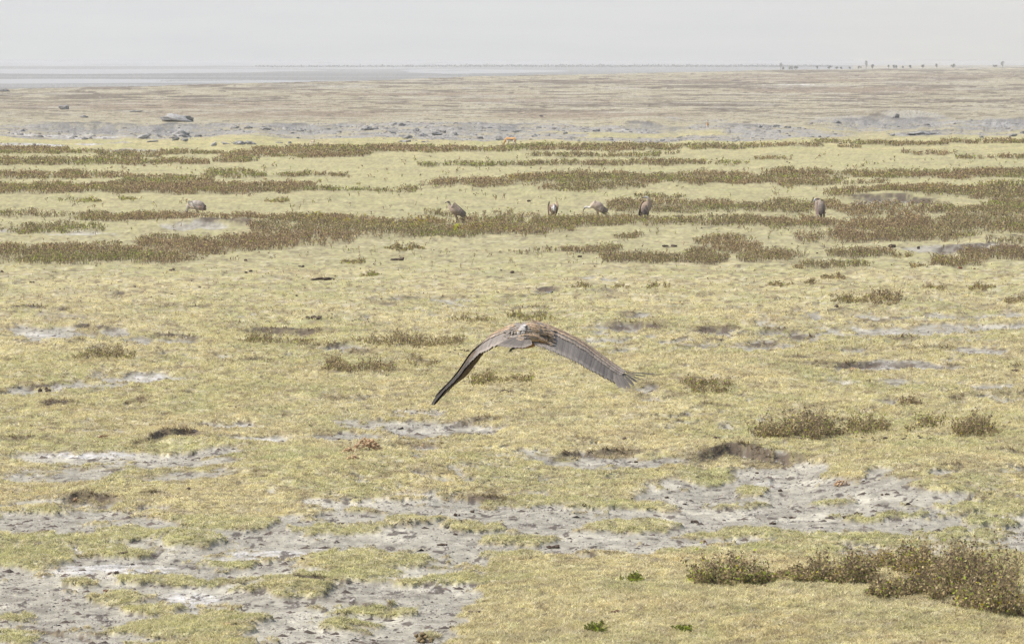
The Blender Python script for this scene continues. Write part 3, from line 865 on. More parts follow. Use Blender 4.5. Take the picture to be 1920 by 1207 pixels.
ROCKS = [  # cx, y_base, width px, height px, tone, label
    (119, 206, 18, 9, .20, 'small domed grey rock standing on the dry plain at the far left'),
    (332, 230, 64, 13, .20, 'big flat topped grey boulder lying on the turf above the gully'),
    (157, 222, 14, 5, .15, 'small dark stone above the gully between the dome and the big boulder'),
    (254, 211, 30, 3, .18, 'thin flat dark stone up the slope from the big boulder'),
    (8, 173, 22, 6, .14, 'dark low rock at the very left edge of the far plain'),
    (343, 253, 32, 13, .20, 'broad overhanging grey rock in the gully just below the big boulder'),
    (272, 257, 20, 9, .24, 'pale slanting rock at the left foot of the gully bank'),
    (158, 259, 14, 6, .13, 'dark stone on the grass below the white gully bank'),
    (37, 252, 12, 4, .17, 'tiny brownish stone at the foot of the white bank, far left'),
    (328, 264, 16, 8, .14, 'rounded dark stone below the overhanging gully rock'),
    (346, 264, 14, 6, .16, 'smaller stone touching the right of a rounded dark one'),
    (284, 265, 22, 4, .24, 'flat pale slab on the turf left of the two rounded stones'),
    (401, 274, 12, 8, .26, 'pale grey upright stone at the edge of the dark scrub'),
    (423, 272, 16, 5, .25, 'low light stone right of the pale upright one'),
    (450, 273, 28, 7, .21, 'wide broken grey rock in the row above the scrub band'),
    (470, 273, 16, 8, .15, 'dark right end stone of the row above the scrub band'),
    (543, 269, 8, 6, .12, 'tiny dark round stone left of the pale gazelle'),
    (440, 240, 14, 6, .15, 'dark stone in the gully lip right of the big boulder'),
    (464, 241, 16, 6, .16, 'second dark stone in the gully lip'),
    (497, 242, 18, 5, .18, 'long thin stone in the middle of the gully lip'),
    (562, 242, 14, 5, .18, 'grey stone in the gully under the brown slope'),
    (688, 246, 22, 8, .19, 'wide grey stone where the rubble begins'),
    (704, 245, 12, 6, .17, 'small stone at the right of the wide rubble stone'),
    (736, 251, 14, 7, .18, 'slanted stone inside the rubble left of centre'),
    (754, 241, 12, 8, .15, 'pointed dark rubble stone highest on the bank'),
    (779, 249, 12, 9, .18, 'upright rubble stone under the pointed one'),
    (764, 261, 20, 9, .16, 'largest rounded stone at the front of the rubble'),
    (791, 256, 12, 7, .20, 'pale stone right of the largest rubble stone'),
    (820, 254, 24, 8, .18, 'broad stone group piece at the right of the rubble'),
    (833, 251, 10, 6, .16, 'little stone leaning on the broad rubble stone'),
    (855, 254, 10, 6, .15, 'lone round stone right of the rubble'),
    (760, 268, 26, 5, .20, 'flat slab on the turf under the rubble'),
    (940, 262, 22, 5, .12, 'long dark stone just behind the grazing orange gazelle'),
    (917, 242, 12, 3, .14, 'dark flat stone in the gully lip above the gazelle'),
    (945, 244, 14, 4, .14, 'dark flat lip stone a little right above the gazelle'),
    (968, 245, 20, 4, .13, 'long dark lip stone right above the gazelle'),
    (1002, 256, 12, 5, .16, 'dark stone on the grey ground right of the gazelle'),
    (1028, 256, 10, 4, .18, 'small stone on the grey ground farther right of the gazelle'),
    (1060, 252, 12, 5, .16, 'dark rounded stone in the gully before the sandy slope'),
    (1118, 247, 12, 5, .17, 'grey stone by the white patch of the gully'),
    (1016, 219, 8, 4, .10, 'tiny black stone high on the dry slope'),
    (1242, 263, 8, 5, .20, 'small stone low on the turf right of centre, left of a twin'),
    (1276, 263, 8, 5, .19, 'small stone low on the turf right of centre, the right twin'),
    (1424, 245, 12, 7, .17, 'dark stone on the pale mound right of the far orange gazelle'),
    (1452, 243, 8, 5, .10, 'black little stone on the right flank of the pale mound'),
    (1443, 243, 7, 4, .14, 'dark pebble on top of the pale mound'),
    (1571, 229, 16, 6, .13, 'dark stone at the left end of the right hand bank'),
    (1680, 222, 14, 9, .14, 'dark knob at the crest of the right hand bank'),
    (1725, 250, 48, 6, .19, 'long low grey hump in front of the right hand bank'),
    (1673, 254, 8, 5, .20, 'small stone left of the long low grey hump'),
    (1841, 256, 10, 5, .12, 'dark stone on the turf under the white right bank'),
    (1900, 254, 16, 5, .12, 'dark flat stone on the turf near the right edge'),
    (1918, 249, 12, 6, .12, 'dark stone cut off by the right edge'),
    (1028, 551, 18, 7, .10, 'dark root clump on the bump above the flying vulture'),
]
for k, (cx, yb, w, h, tone, label) in enumerate(ROCKS):
    r = np.random.default_rng(900 + k)
    X, Y = gp(cx, yb); z = float(zat(X, Y)[0]); s = scale_at(yb)
    V0, F0 = ICO3
    V = lump(r, V0, .8, 30 + k, 1.9)
    V[:, 0] += .25 * V[:, 2] * r.normal()
    hw = w / s / 2 * .88
    V = V * np.array([hw, hw * r.uniform(.6, .9), h / s * .55])
    V[:, 2] += h / s * .36
    c, s_ = math.cos(r.uniform(-.25, .25)), math.sin(r.uniform(-.25, .25))
    tonec = np.tile(A(tone, tone * .99, tone * .97) + .09, (len(V), 1)) * (.8 + .4 * fbm(V0[:, 0] * 3 + k, V0[:, 2] * 3, 2, k))[:, None] * 1.05
    o = mesh_obj("rock", V, F0, M_ROCK, None, tonec, True)
    o.location = (float(X), float(Y) + hw * .4, z - .02)
    tag(o, label, 'rock', 'rocks along the eroded gully')

def build_rubble():
    r = np.random.default_rng(61)
    n = 26000
    px = r.uniform(-40, 1960, n); py = r.uniform(226, 270, n)
    X, Y = gp(px, py)
    f = fields(X, Y)
    dens = np.maximum(f['mud'] * .35, near_ell(px, py, [(600, 240, 150, 6, .8), (770, 250, 90, 13, 1), (960, 243, 110, 6, .8), (430, 242, 70, 5, .6), (340, 248, 60, 10, .6), (470, 271, 60, 4, .8), (1440, 247, 60, 9, .5), (1700, 228, 140, 8, .5), (1360, 262, 120, 4, .4)]))
    keep = dens * sstep(.42, .62, fbm(px / 20, py / 2.2, 3, 62)) > r.random(n) * 1.3
    X, Y, z = X[keep], Y[keep], f['z'][keep]; n = len(X)
    s = np.clip(r.lognormal(-2.5, .5, n), .03, .32)
    a = r.uniform(0, 6.28, n); P = []
    for k in range(4):
        aa = a + k * 1.571 + r.normal(0, .3, n)
        P.append(np.stack([X + np.cos(aa) * s * 1.5, Y + np.sin(aa) * s * 1.2, z - s * .25], 1))
    for k in range(4):
        aa = a + k * 1.571 + r.normal(0, .3, n)
        P.append(np.stack([X + np.cos(aa) * s * .9, Y + np.sin(aa) * s * .8, z + s * r.uniform(.25, .65, n)], 1))
    V = np.stack(P, 1).reshape(-1, 3); b = np.arange(n)[:, None] * 8
    F = np.concatenate([b + [k, (k + 1) % 4, 4 + (k + 1) % 4, 4 + k] for k in range(4)] + [b + [4, 5, 6, 7]])
    col = np.tile(A(.25, .245, .235), (n, 1)) * r.uniform(.55, 1.35, n)[:, None]
    o = mesh_obj("rubble", V, F.astype(np.int32), M_ROCK, None, np.repeat(col, 8, 0))
    tag(o, 'broken grey crust and small stones along the eroded gully bank', 'rubble', kind='stuff')


build_rubble()

DUNG = [  # cx, y_base, width, height, kind (d dark, o orange), label
    (163, 687, 10, 5, 'd', 'dark clod at the front foot of the left low shrub'),
    (727, 789, 14, 8, 'd', 'large round dark clod alone on the turf left of centre'),
    (1903, 702, 16, 11, 'd', 'large lumpy dark dung heap at the right edge'),
    (1341, 825, 14, 7, 'd', 'flat dark dung clod left of the big brown shrub'),
    (1382, 829, 24, 8, 'd', 'pair of dark dung lumps at the left foot of the big brown shrub'),
    (1822, 780, 9, 7, 'd', 'round brown dung ball behind the right shrub'),
    (1175, 828, 12, 8, 'd', 'dark brown clod above the left eroded lip'),
    (1154, 1171, 17, 8, 'd', 'round brown dung ball on the bright turf near the bottom edge'),
    (1436, 1120, 9, 6, 'd', 'small black clod in front of the foreground shrub belt'),
    (1772, 1155, 12, 14, 'd', 'brown clod at the foot of the lower right clump'),
    (354, 931, 8, 6, 'd', 'small dark clod on the smooth turf lower left'),
    (605, 528, 46, 6, 'd', 'line of three dark clods on the turf left of centre'),
    (582, 602, 40, 8, 'd', 'dark crumbled dung pile above the long hollow'),
    (950, 743, 34, 6, 'd', 'dark crumbled dung pile under the flying vulture'),
    (752, 491, 40, 5, 'd', 'row of dark dung crumbs behind the small tuft'),
    (960, 516, 11, 6, 'd', 'pointed dark clod above the flying vulture'),
    (1088, 484, 9, 6, 'd', 'round dark clod under the wide scrub clump'),
    (1255, 467, 28, 5, 'd', 'dark dung between two scrub clumps'),
    (1672, 468, 20, 6, 'd', 'flat black dung on the turf right of the last standing vulture'),
    (1722, 469, 6, 6, 'd', 'pointed black clod right of the flat black dung'),
    (1568, 584, 8, 7, 'd', 'dark clod below the olive mound shrub'),
    (1801, 508, 7, 5, 'd', 'reddish dark clod, the left of two near the eroded bank'),
    (1827, 508, 5, 4, 'd', 'reddish dark clod, the right of two near the eroded bank'),
    (991, 381, 11, 4, 'd', 'flat dark clod behind the vulture with drooping wings'),
    (470, 512, 7, 4, 'd', 'dark clod right of the long left scrub, upper one'),
    (461, 492, 7, 4, 'd', 'tiny dark clod near the end of the left scrub'),
    (566, 505, 10, 5, 'd', 'dark clod on the turf left of the line of three'),
    (325, 511, 12, 5, 'd', 'dark clod under the left scrub band'),
    (60, 533, 9, 5, 'd', 'dark clod on the open turf far left'),
    (117, 545, 12, 3, 'd', 'thin dark dropping on the open turf far left'),
    (4, 515, 7, 4, 'd', 'dark clod at the left edge'),
    (195, 828, 18, 5, 'd', 'reddish brown dung left of the grassy hump'),
    (83, 733, 22, 8, 'd', 'dark brown clump on the pale bare patch at the left'),
    (215, 1078, 22, 7, 'd', 'long dark clod on the white crusted soil'),
    (235, 1044, 22, 6, 'd', 'flat dark clod above the white crusted soil'),
    (205, 1107, 20, 5, 'd', 'rusty dark clod beside the grass strip at lower left'),
    (566, 1056, 10, 6, 'd', 'dark clod on the crusted soil left of centre'),
    (1040, 1029, 26, 7, 'd', 'brown flap of soil at the end of a grass island'),
    (830, 1026, 18, 5, 'd', 'thin dark clod on the bare soil in the middle'),
    (855, 968, 14, 6, 'd', 'dark clod on the upper bare soil, left one'),
    (873, 981, 10, 5, 'd', 'dark clod on the upper bare soil, right one'),
    (853, 1009, 9, 5, 'd', 'dark clod in the middle of the bare soil'),
    (890, 1163, 26, 5, 'd', 'cracked dark crust on the lower bare soil'),
    (847, 1182, 12, 6, 'd', 'dark clod at the lower bare soil edge'),
    (1660, 941, 15, 5, 'd', 'dark flat clod right of the orange tuft'),
    (1585, 973, 14, 6, 'd', 'dark clod on the bare soil at right, upper one'),
    (1610, 965, 16, 6, 'd', 'dark clod on the bare soil at right behind the grass island'),
    (1480, 967, 22, 5, 'd', 'dark crust flake on the bare soil below the bank'),
    (1448, 981, 12, 6, 'd', 'dark crumb on the bare soil below the bank'),
    (1300, 978, 18, 7, 'd', 'dark crumbled clod at the left of the right bare soil'),
    (1830, 972, 12, 6, 'd', 'dark clod on the bare soil near the right edge'),
    (1398, 904, 12, 5, 'd', 'dark clod in the bowl under the eroded bank'),
    (688, 858, 62, 27, 'o', 'large crumbled orange brown elephant dung heap left of centre'),
    (655, 868, 34, 10, 'o', 'low orange dung spill left of the large heap'),
    (793, 838, 11, 9, 'o', 'small orange dung ball right of the large heap'),
    (778, 878, 11, 8, 'o', 'small orange dung ball below right of the large heap'),
    (662, 893, 26, 8, 'o', 'small orange dung crumbs below the large heap'),
    (1579, 921, 34, 13, 'o', 'orange dry tuft at the edge of the bare soil on the right'),
    (1319, 1020, 16, 8, 'o', 'orange dung lump on the grass strip right of centre'),
    (410, 1177, 28, 7, 'o', 'bright orange dry tuft on the lower left bare soil'),
    (428, 1190, 20, 6, 'o', 'yellow orange tuft under the bright orange one'),
    (143, 936, 18, 9, 'o', 'orange tuft on the small bank at the left'),
    (437, 1157, 12, 8, 'o', 'orange tuft at the foot of the grassy hump'),
    (1600, 695, 24, 7, 'o', 'orange crumbs beside the white bare patch on the right'),
    (790, 1203, 44, 20, 'd', 'small brown mossy hummock at the bottom edge'),
]


def clod(cx, yb, w, h, kind, k, name, label, group):
    r = np.random.default_rng(1500 + k)
    X, Y = gp(cx, yb); z = float(zat(X, Y)[0]); s = scale_at(yb)
    W, Hh = w / s, h / s
    b = Buf()
    nl = 1 if w < 9 and kind == 'd' else int(np.clip(w / 4, 3, 10))
    if kind == 'o': nl = int(np.clip(w * 1.3, 6, 80))
    for i in range(nl):
        V0, F0 = ICO2 if nl < 12 else (ICO2[0], ICO2[1])
        V = lump(r, V0, .5, k * 7 + i, 1.8)
        if nl == 1:
            rr = np.array([W / 2, W / 2, Hh * .6]); c = np.array([0, 0, Hh * .35])
        else:
            u = r.uniform(-1, 1)
            bell = 1 - u * u * .75
            sz = W / (nl ** (.62 if kind == 'd' else .5)) * r.uniform(.45, .85) * (.75 if kind == 'o' else 1)
            rr = np.array([sz, sz, min(sz * .8, Hh * .55)]) * .8
            c = np.array([u * W / 2 * .85, r.normal(0, W * .18), rr[2] * .6 + max(0, Hh * bell - rr[2] * 1.4) * r.random()])
        if kind == 'd':
            base = A(.085, .062, .048) * r.uniform(.7, 1.5)
            if 'red' in label or 'rusty' in label: base = base * A(1.7, 1.0, .8)
            if 'ball' in label: base = base * A(1.7, 1.4, 1.2)
            if 'mossy' in label: base = A(.2, .15, .08) * r.uniform(.7, 1.3)
        else:
            base = A(.50, .345, .21) * r.uniform(.65, 1.2)
        b.add(V * rr + c, F0, base)
    o = b.build(name, M_DUNG, None, True)
    o.location = (float(X), float(Y), z - .004)
    return tag(o, label, 'dry tuft' if 'tuft' in name else 'dung', group)


for k, (cx, yb, w, h, kd, label) in enumerate(DUNG):
    nm = 'dry_tuft' if 'tuft' in label and kd == 'o' else 'hummock' if 'hummock' in label else 'soil_flake' if ('crust' in label.split() or 'flake' in label) else 'dung_heap' if ('heap' in label or 'pile' in label) else 'dung_clod'
    clod(cx, yb, w, h, kd, k, nm, label, 'dung and clods lying on the plain')

# tiny droppings nobody can tell apart
TINY = []
rt = np.random.default_rng(77)
for (cx, cy, sx, sy, n) in [(505, 675, 75, 10, 22), (870, 662, 45, 12, 14), (1640, 830, 130, 10, 26), (870, 820, 60, 5, 9), (700, 520, 330, 60, 16), (1300, 330, 500, 30, 10), (230, 560, 220, 60, 10), (1500, 480, 380, 50, 12), (1100, 760, 400, 40, 10), (430, 800, 320, 50, 10), (640, 600, 90, 8, 12), (1180, 920, 500, 60, 14)]:
    for i in range(n):
        TINY.append((cx + rt.normal(0, sx * .5), cy + rt.normal(0, sy * .5)))
protos = []
for i in range(5):
    V = lump(rt, ICO2[0], .5, 300 + i, 1.9) * A(.028, .028, .018) + A(0, 0, .012)
    me_o = mesh_obj("dropping", V, ICO2[1], M_DUNG, None, np.tile(A(.08, .06, .045), (len(V), 1)), True)
    protos.append(me_o)
tz = zat(*gp(np.array([t[0] for t in TINY]), np.array([t[1] for t in TINY])))
for i, (x, y) in enumerate(TINY):
    o = protos[i] if i < 5 else protos[i % 5].copy()
    if i >= 5: COL.objects.link(o)
    X, Y = gp(x, y)
    o.location = (float(X), float(Y), float(tz[i]) - .002)
    q = rt.uniform(.6, 1.25) * (1.0 + max(0, (700 - y) / 500))
    o.scale = (q * rt.uniform(.9, 1.5), q, q)
    o.rotation_euler = (0, 0, rt.uniform(0, 6))
    tag(o, 'tiny dark dropping scattered on the short turf', 'dropping', 'tiny droppings scattered on the turf')

# ------------------------------------------------------------------ trees on the far rim
def build_tree(cx, ytop, wpx, label, k, dist=3000):
    r = np.random.default_rng(2000 + k)
    ybase = float(np.interp(cx, EDGE_X, EDGE_Y)) + 1.0
    X = (cx - 960) / F_PX * dist
    z = float(zat(X, dist)[0])
    Pz = lambda py: H_CAM + dist * (-ST * CT + 0) * 0 + H_CAM * 0 + dist * math.tan(math.atan2((H_PX / 2 - py), F_PX) - TH)
    ztop = Pz(ytop)
    h = max(ztop - z, 1.8)
    w = wpx * dist / F_PX / 2 * .85
    root = empty("tree", (X, dist, z))
    tag(root, label, 'tree', 'small trees along the hazy skyline')
    b = Buf(); n = 7
    V = []; F = []
    for j, (zz, rad) in enumerate([(0, .12), (h * .4, .09), (h * .8, .05)]):
        for i in range(n):
            a = 2 * math.pi * i / n
            V.append((rad * h * .35 * math.cos(a) + .04 * zz * math.sin(k), rad * h * .35 * math.sin(a), zz))
    for j in range(2):
        for i in range(n):
            F.append((j * n + i, j * n + (i + 1) % n, (j + 1) * n + (i + 1) % n, (j + 1) * n + i))
    b.add(V, F, (.1, .08, .06))
    b.build("trunk", M_BARK, root)
    m = 260
    cl = r.normal(0, 1, (6, 3)) * A(w * .5, w * .4, h * .13) + A(0, 0, h * .68)
    c = cl[r.integers(0, 6, m)] + r.normal(0, 1, (m, 3)) * A(w * .28, w * .28, h * .09)
    v1 = r.normal(0, 1, (m, 3)); v2 = r.normal(0, 1, (m, 3)); s = .05 * h + .12
    V = np.stack([c, c + v1 * s, c + v2 * s], 1).reshape(-1, 3)
    V[:, 2] = np.clip(V[:, 2], h * .25, h)
    mesh_obj("crown", V, np.arange(len(V)).reshape(-1, 3), M_LEAF, root, np.tile(A(.055, .065, .04), (len(V), 1)))


TREES = [(1467, 125.5, 3, 'leftmost short shrubby tree of the skyline row'), (1482, 124.5, 8, 'wide low tree, left of a close pair'), (1491, 124, 7, 'wide low tree, right of a close pair'), (1463, 117, 3, 'tall thin faint tree behind the leftmost short one'),
         (1531, 124, 3, 'narrow upright tree alone right of the close pair'), (1554, 123, 8, 'broad dark tree with a dense head, left part of the row'), (1567, 126.5, 5, 'low bushy tree right of the broad dark one'), (1576, 126, 4, 'low bushy tree next to another low one'),
         (1592, 125.5, 3, 'tiny tree in the gap left of the two slim ones'), (1609, 124, 3, 'slim tree, left of two standing together'), (1613, 125, 2.5, 'slim shorter tree, right of two close together'), (1623, 114, 3, 'tallest faint tree near the middle of the row'),
         (1635, 121, 5, 'dark tree with a leaning round head in the middle of the row'), (1665, 122, 3, 'slim tree left of the pair of poles'), (1675, 122, 2.5, 'pole like tree, first of two'), (1679, 122, 2.5, 'pole like tree, second of two'),
         (1692, 124, 2.5, 'thin short tree right of the poles'), (1705, 122.5, 3, 'thin tree before the leaning crown'), (1729, 121, 6, 'tree with a slanting crown in the right part'), (1755, 119.5, 3.5, 'straight slender tree with a small top'), (1785, 120, 7, 'round headed dark tree in the right part'),
         (1864, 121, 8, 'broad hazy tree near the right end'), (1878, 115, 3, 'tall faint tree at the right end of the row')]
for k, t in enumerate(TREES):
    build_tree(t[0], t[1], t[2], t[3] + ' on the skyline', k, 3900 if 'faint' in t[3] else 2600)

# faint line of bush beyond the lake bed
def far_bush():
    r = np.random.default_rng(31)
    n = 5200
    px = r.uniform(480, 1560, n)
    d = r.uniform(4700, 5200, n)
    X = (px - 960) / F_PX * d
    hs = .7 * (1.0 + 2.2 * fbm(px / 14, px * 0, 3, 8)) * sstep(560, 900, px) * (1 - .3 * sstep(1400, 1560, px))
    c = np.stack([X, d, -8.6 + hs * r.random(n)], 1)
    v1 = r.normal(0, 1, (n, 3)) * .9; v2 = r.normal(0, 1, (n, 3)) * .9
    V = np.stack([c, c + v1, c + v2], 1).reshape(-1, 3)
    V[:, 2] = np.maximum(V[:, 2], -8.6)
    o = mesh_obj("distant_bush", V, np.arange(len(V)).reshape(-1, 3), M_LEAF, None, np.tile(A(.06, .065, .045), (len(V), 1)))
    tag(o, 'faint grey line of bush on the far side of the lake bed', 'bush', kind='stuff')


far_bush()

# ------------------------------------------------------------------ animals
def catmull(P, m):
    P = np.asarray(P, float); n = len(P)
    t = np.linspace(0, n - 1, m)
    i = np.clip(np.floor(t).astype(int), 0, n - 2); u = (t - i)[:, None]
    p0 = P[np.clip(i - 1, 0, n - 1)]; p1 = P[i]; p2 = P[i + 1]; p3 = P[np.clip(i + 2, 0, n - 1)]
    return .5 * ((2 * p1) + (-p0 + p2) * u + (2 * p0 - 5 * p1 + 4 * p2 - p3) * u ** 2 + (-p0 + 3 * p1 - 3 * p2 + p3) * u ** 3), t / (n - 1)


def loft(path, m=40, k=18):
    """path rows: x, y, z, half width (sideways), half height. Closed tube, rounded ends."""
    Q, t = catmull(path, m)
    C = Q[:, :3]; rw = np.maximum(Q[:, 3], .002); rh = np.maximum(Q[:, 4], .002)
    T = np.gradient(C, axis=0); T /= np.linalg.norm(T, axis=1)[:, None] + 1e-9
    side0 = np.array([0, 1, 0.0])
    V = []
    for i in range(m):
        s = side0 - T[i] * np.dot(side0, T[i])
        if np.linalg.norm(s) < .2: s = np.array([1.0, 0, 0]) - T[i] * T[i][0]
        s /= np.linalg.norm(s)
        u = np.cross(T[i], s)
        for j in range(k):
            a = 2 * math.pi * j / k
            V.append(C[i] + s * rw[i] * math.cos(a) + u * rh[i] * math.sin(a))
    F = []
    for i in range(m - 1):
        for j in range(k):
            F.append((i * k + j, i * k + (j + 1) % k, (i + 1) * k + (j + 1) % k, (i + 1) * k + j))
    F.append(tuple(range(k - 1, -1, -1))); F.append(tuple((m - 1) * k + j for j in range(k)))
    return np.array(V), F, C, t


def fuse(name, parts, voxel, mat, colfn, parent, iters=6):
    """join closed tubes and remesh them into one continuous skin"""
    V = []; F = []; n = 0
    for (v, f) in parts:
        V.append(v); F += [tuple(i + n for i in q) for q in f]; n += len(v)
    me = bpy.data.meshes.new(name + "_raw")
    me.from_pydata([tuple(p) for p in np.vstack(V)], [], F); me.update()
    o = bpy.data.objects.new(name + "_raw", me)
    COL.objects.link(o)
    r = o.modifiers.new("r", 'REMESH'); r.mode = 'VOXEL'; r.voxel_size = voxel
    s = o.modifiers.new("s", 'SMOOTH'); s.factor = .5; s.iterations = iters
    dg = bpy.context.evaluated_depsgraph_get()
    ev = o.evaluated_get(dg)
    m2 = bpy.data.meshes.new_from_object(ev)
    nv = len(m2.vertices)
    co = np.empty(nv * 3, dtype=np.float32); m2.vertices.foreach_get("co", co); co = co.reshape(-1, 3)
    Fq = [tuple(p.vertices) for p in m2.polygons]
    bpy.data.objects.remove(o); bpy.data.meshes.remove(me); bpy.data.meshes.remove(m2)
    return mesh_obj(name, co, Fq, mat, parent, np.clip(colfn(co.astype(float)), .01, .9), True)


def grad(t, stops):
    ts = [s[0] for s in stops]
    return np.stack([np.interp(t, ts, [s[1][i] for s in stops]) for i in range(3)], 1)


def feather(b, base, tip, width, nrm, cin, cedge, curl=0.0, nseg=6, rel=.9):
    base = np.asarray(base, float); tip = np.asarray(tip, float)
    d = tip - base; L = np.linalg.norm(d); d = d / L
    n = nrm / (np.linalg.norm(nrm) + 1e-9)
    s = np.cross(n, d); s /= np.linalg.norm(s) + 1e-9
    V = []; C = []
    for i in range(nseg + 1):
        t = i / nseg
        w = width * .5 * (min(1, .55 + 1.2 * t) if t < .75 else math.sqrt(max(0, 1 - ((t - .75) / .25) ** 2)) * rel + (1 - rel) * .2)
        c = base + d * L * t + n * (curl * L * t * t)
        for j, q in enumerate((-1, -.5, 0, .5, 1)):
            V.append(c + s * w * q + n * (.12 * w * (1 - q * q)))
            e = abs(q) ** 3 if i < nseg - 1 else 1.0
            cc = cin * (1 - e) + cedge * e
            if q == 0 and i < nseg - 1: cc = cc * .62 + cedge * .34
            C.append(cc)
    F = []
    for i in range(nseg):
        for j in range(4):
            F.append((i * 5 + j, i * 5 + j + 1, (i + 1) * 5 + j + 1, (i + 1) * 5 + j))
    b.add(V, F, np.array(C))


# ---- flying vulture, seen from behind, wings at the bottom of the stroke
DB = 42.0


def bp(zx, zy, dy):
    """point of the bird: position in the enlarged study (x, y) and depth offset, in world metres"""
    px = 780 + zx / 4.174; py = 580 + zy / 4.174
    dx, dyy, dz = ray(px, py)
    t = DB / dyy
    X, Z = dx * t, H_CAM + dz * t
    return np.array([X, DB + dy, Z])


def flying_vulture():
    cpt = bp(900, 190, 0)
    root = empty("flying_vulture", tuple(cpt))
    tag(root, 'large grey brown vulture flying low and away with both wings swept down', 'vulture', 'vultures on the plain')
    L = lambda zx, zy, dy: bp(zx, zy, dy) - cpt
    r = np.random.default_rng(12)
    GREY = A(.192, .174, .158); GEDGE = A(.31, .275, .24)
    COV = A(.18, .14, .112); CEDGE = A(.56, .40, .25)
    # wing control curves: leading edge, ridge of the camber, trailing edge
    RW = [((900, 112, .22), (902, 130, .05), (905, 262, -.20)), ((1000, 138, .26), (1010, 165, .07), (985, 283, -.24)), ((1100, 178, .29), (1105, 205, .09), (1065, 315, -.25)),
          ((1200, 222, .30), (1200, 250, .10), (1150, 352, -.24)), ((1300, 275, .30), (1295, 305, .10), (1235, 392, -.22)), ((1400, 345, .28), (1385, 370, .10), (1325, 446, -.20)),
          ((1500, 415, .24), (1480, 440, .08), (1410, 492, -.16)), ((1600, 482, .18), (1570, 500, .05), (1500, 545, -.12)), ((1660, 512, .12), (1630, 530, .02), (1575, 578, -.10))]
    LW = [((800, 125, .22), (780, 150, .04), (735, 240, -.2)), ((700, 172, .25), (685, 186, .05), (645, 268, -.22)), ((610, 222, .28), (588, 226, .07), (565, 308, -.2)),
          ((550, 310, .30), (508, 285, .12), (502, 340, -.15)), ((505, 385, .30), (432, 352, .14), (445, 395, -.12)), ((455, 450, .28), (378, 432, .13), (385, 462, -.10)),
          ((400, 520, .24), (328, 502, .10), (340, 522, -.08)), ((330, 575, .20), (265, 577, .08), (280, 587, -.06)), ((225, 645, .12), (200, 645, .04), (208, 655, -.04)), ((150, 742, .05), (128, 732, 0), (136, 742, -.05))]

    def surf(ctrl):
        Lc = np.array([L(*c[0]) for c in ctrl]); Mc = np.array([L(*c[1]) for c in ctrl]); Tc = np.array([L(*c[2]) for c in ctrl])
        Cc = 2 * Mc - .5 * (Lc + Tc)

        def W(s, c):
            s = np.clip(s, 0, 1)
            k = s * (len(ctrl) - 1); i = int(min(k, len(ctrl) - 2)); u = k - i

            def cm(P):
                p0, p1, p2, p3 = P[max(i - 1, 0)], P[i], P[i + 1], P[min(i + 2, len(P) - 1)]
                return .5 * ((2 * p1) + (-p0 + p2) * u + (2 * p0 - 5 * p1 + 4 * p2 - p3) * u ** 2 + (-p0 + 3 * p1 - 3 * p2 + p3) * u ** 3)
            a, m, t = cm(Lc), cm(Cc), cm(Tc)
            return a * (1 - c) ** 2 + m * 2 * c * (1 - c) + t * c * c
        return W

    def normal(W, s, c, sign):
        e = .01
        ds = W(min(s + e, 1), c) - W(max(s - e, 0), c); dc = W(s, min(c + e, 1)) - W(s, max(c - e, 0))
        n = np.cross(ds, dc) * sign
        return n / (np.linalg.norm(n) + 1e-9)

    arm_parts = []
    for side, ctrl, sign in ((1, RW, -1), (-1, LW, 1)):
        W = surf(ctrl)
        n0 = normal(W, .15, .5, sign)
        if n0[2] < 0: sign = -sign
        # skin of the wing: thin closed shell, belongs to the body
        ns, nc = 46, 12
        up = []; lo = []
        for i in range(ns):
            s = i / (ns - 1)
            for j in range(nc):
                c = j / (nc - 1) * (.93 if s < .8 else .93 - .5 * (s - .8) / .2)
                p = W(s, c); n = normal(W, s, c, sign)
                th = (.020 * (1 - s) + .006) * math.sin(math.pi * min(1, .12 + c * .88)) ** .6 + .003
                up.append(p - n * .004); lo.append(p - n * (.010 + th * .8))
        V = np.array(up + lo); N = ns * nc
        F = []
        for i in range(ns - 1):
            for j in range(nc - 1):
                a = i * nc + j
                F.append((a, a + 1, a + nc + 1, a + nc)); F.append((N + a, N + a + nc, N + a + nc + 1, N + a + 1))
            F.append((i * nc, (i + 1) * nc, N + (i + 1) * nc, N + i * nc))
            a = i * nc + nc - 1
            F.append((a, N + a, N + a + nc, a + nc))
        for j in range(nc - 1):
            F.append((j, N + j, N + j + 1, j + 1)); a = (ns - 1) * nc + j
            F.append((a, a + 1, N + a + 1, N + a))
        arm_parts.append((V, F))
        # flight feathers
        b = Buf()
        nf = 30 if side == 1 else 30
        for q in range(nf):
            s = .02 + .90 * q / (nf - 1)
            prim = max(0, (s - .66) / .3)
            ln = 1.04 + .03 * r.normal()
            p0 = W(s, .42)
            p1 = W(min(1, s + .035 + .10 * prim), min(1.0, ln))
            # let tips overshoot the trailing edge a little
            p1 = p1 + (p1 - p0) * (.05 + .02 * r.random())
            n = normal(W, s, .7, sign)
            wd = np.linalg.norm(W(min(s + .035, 1), .8) - W(max(s - .035, 0), .8)) * .80 + .012
            dark = (1 - .25 * prim) if side == 1 else 1 - .78 * sstep(.22, .55, s)
            under = 1.0
            feather(b, p0 + n * .012, p1 + n * (.006 + .002 * (q % 2)), wd, n, GREY * dark * r.uniform(.75, 1.2), GEDGE * dark * r.uniform(.9, 1.1), 0, 8)
            # underside vane, browner
            feather(b, p0 - n * .034 * (1 - s * .4), p0 + (p1 - p0) * .93 - n * .010, wd * .95, n, A(.13, .085, .05) * dark, A(.20, .13, .075) * dark, 0, 8)
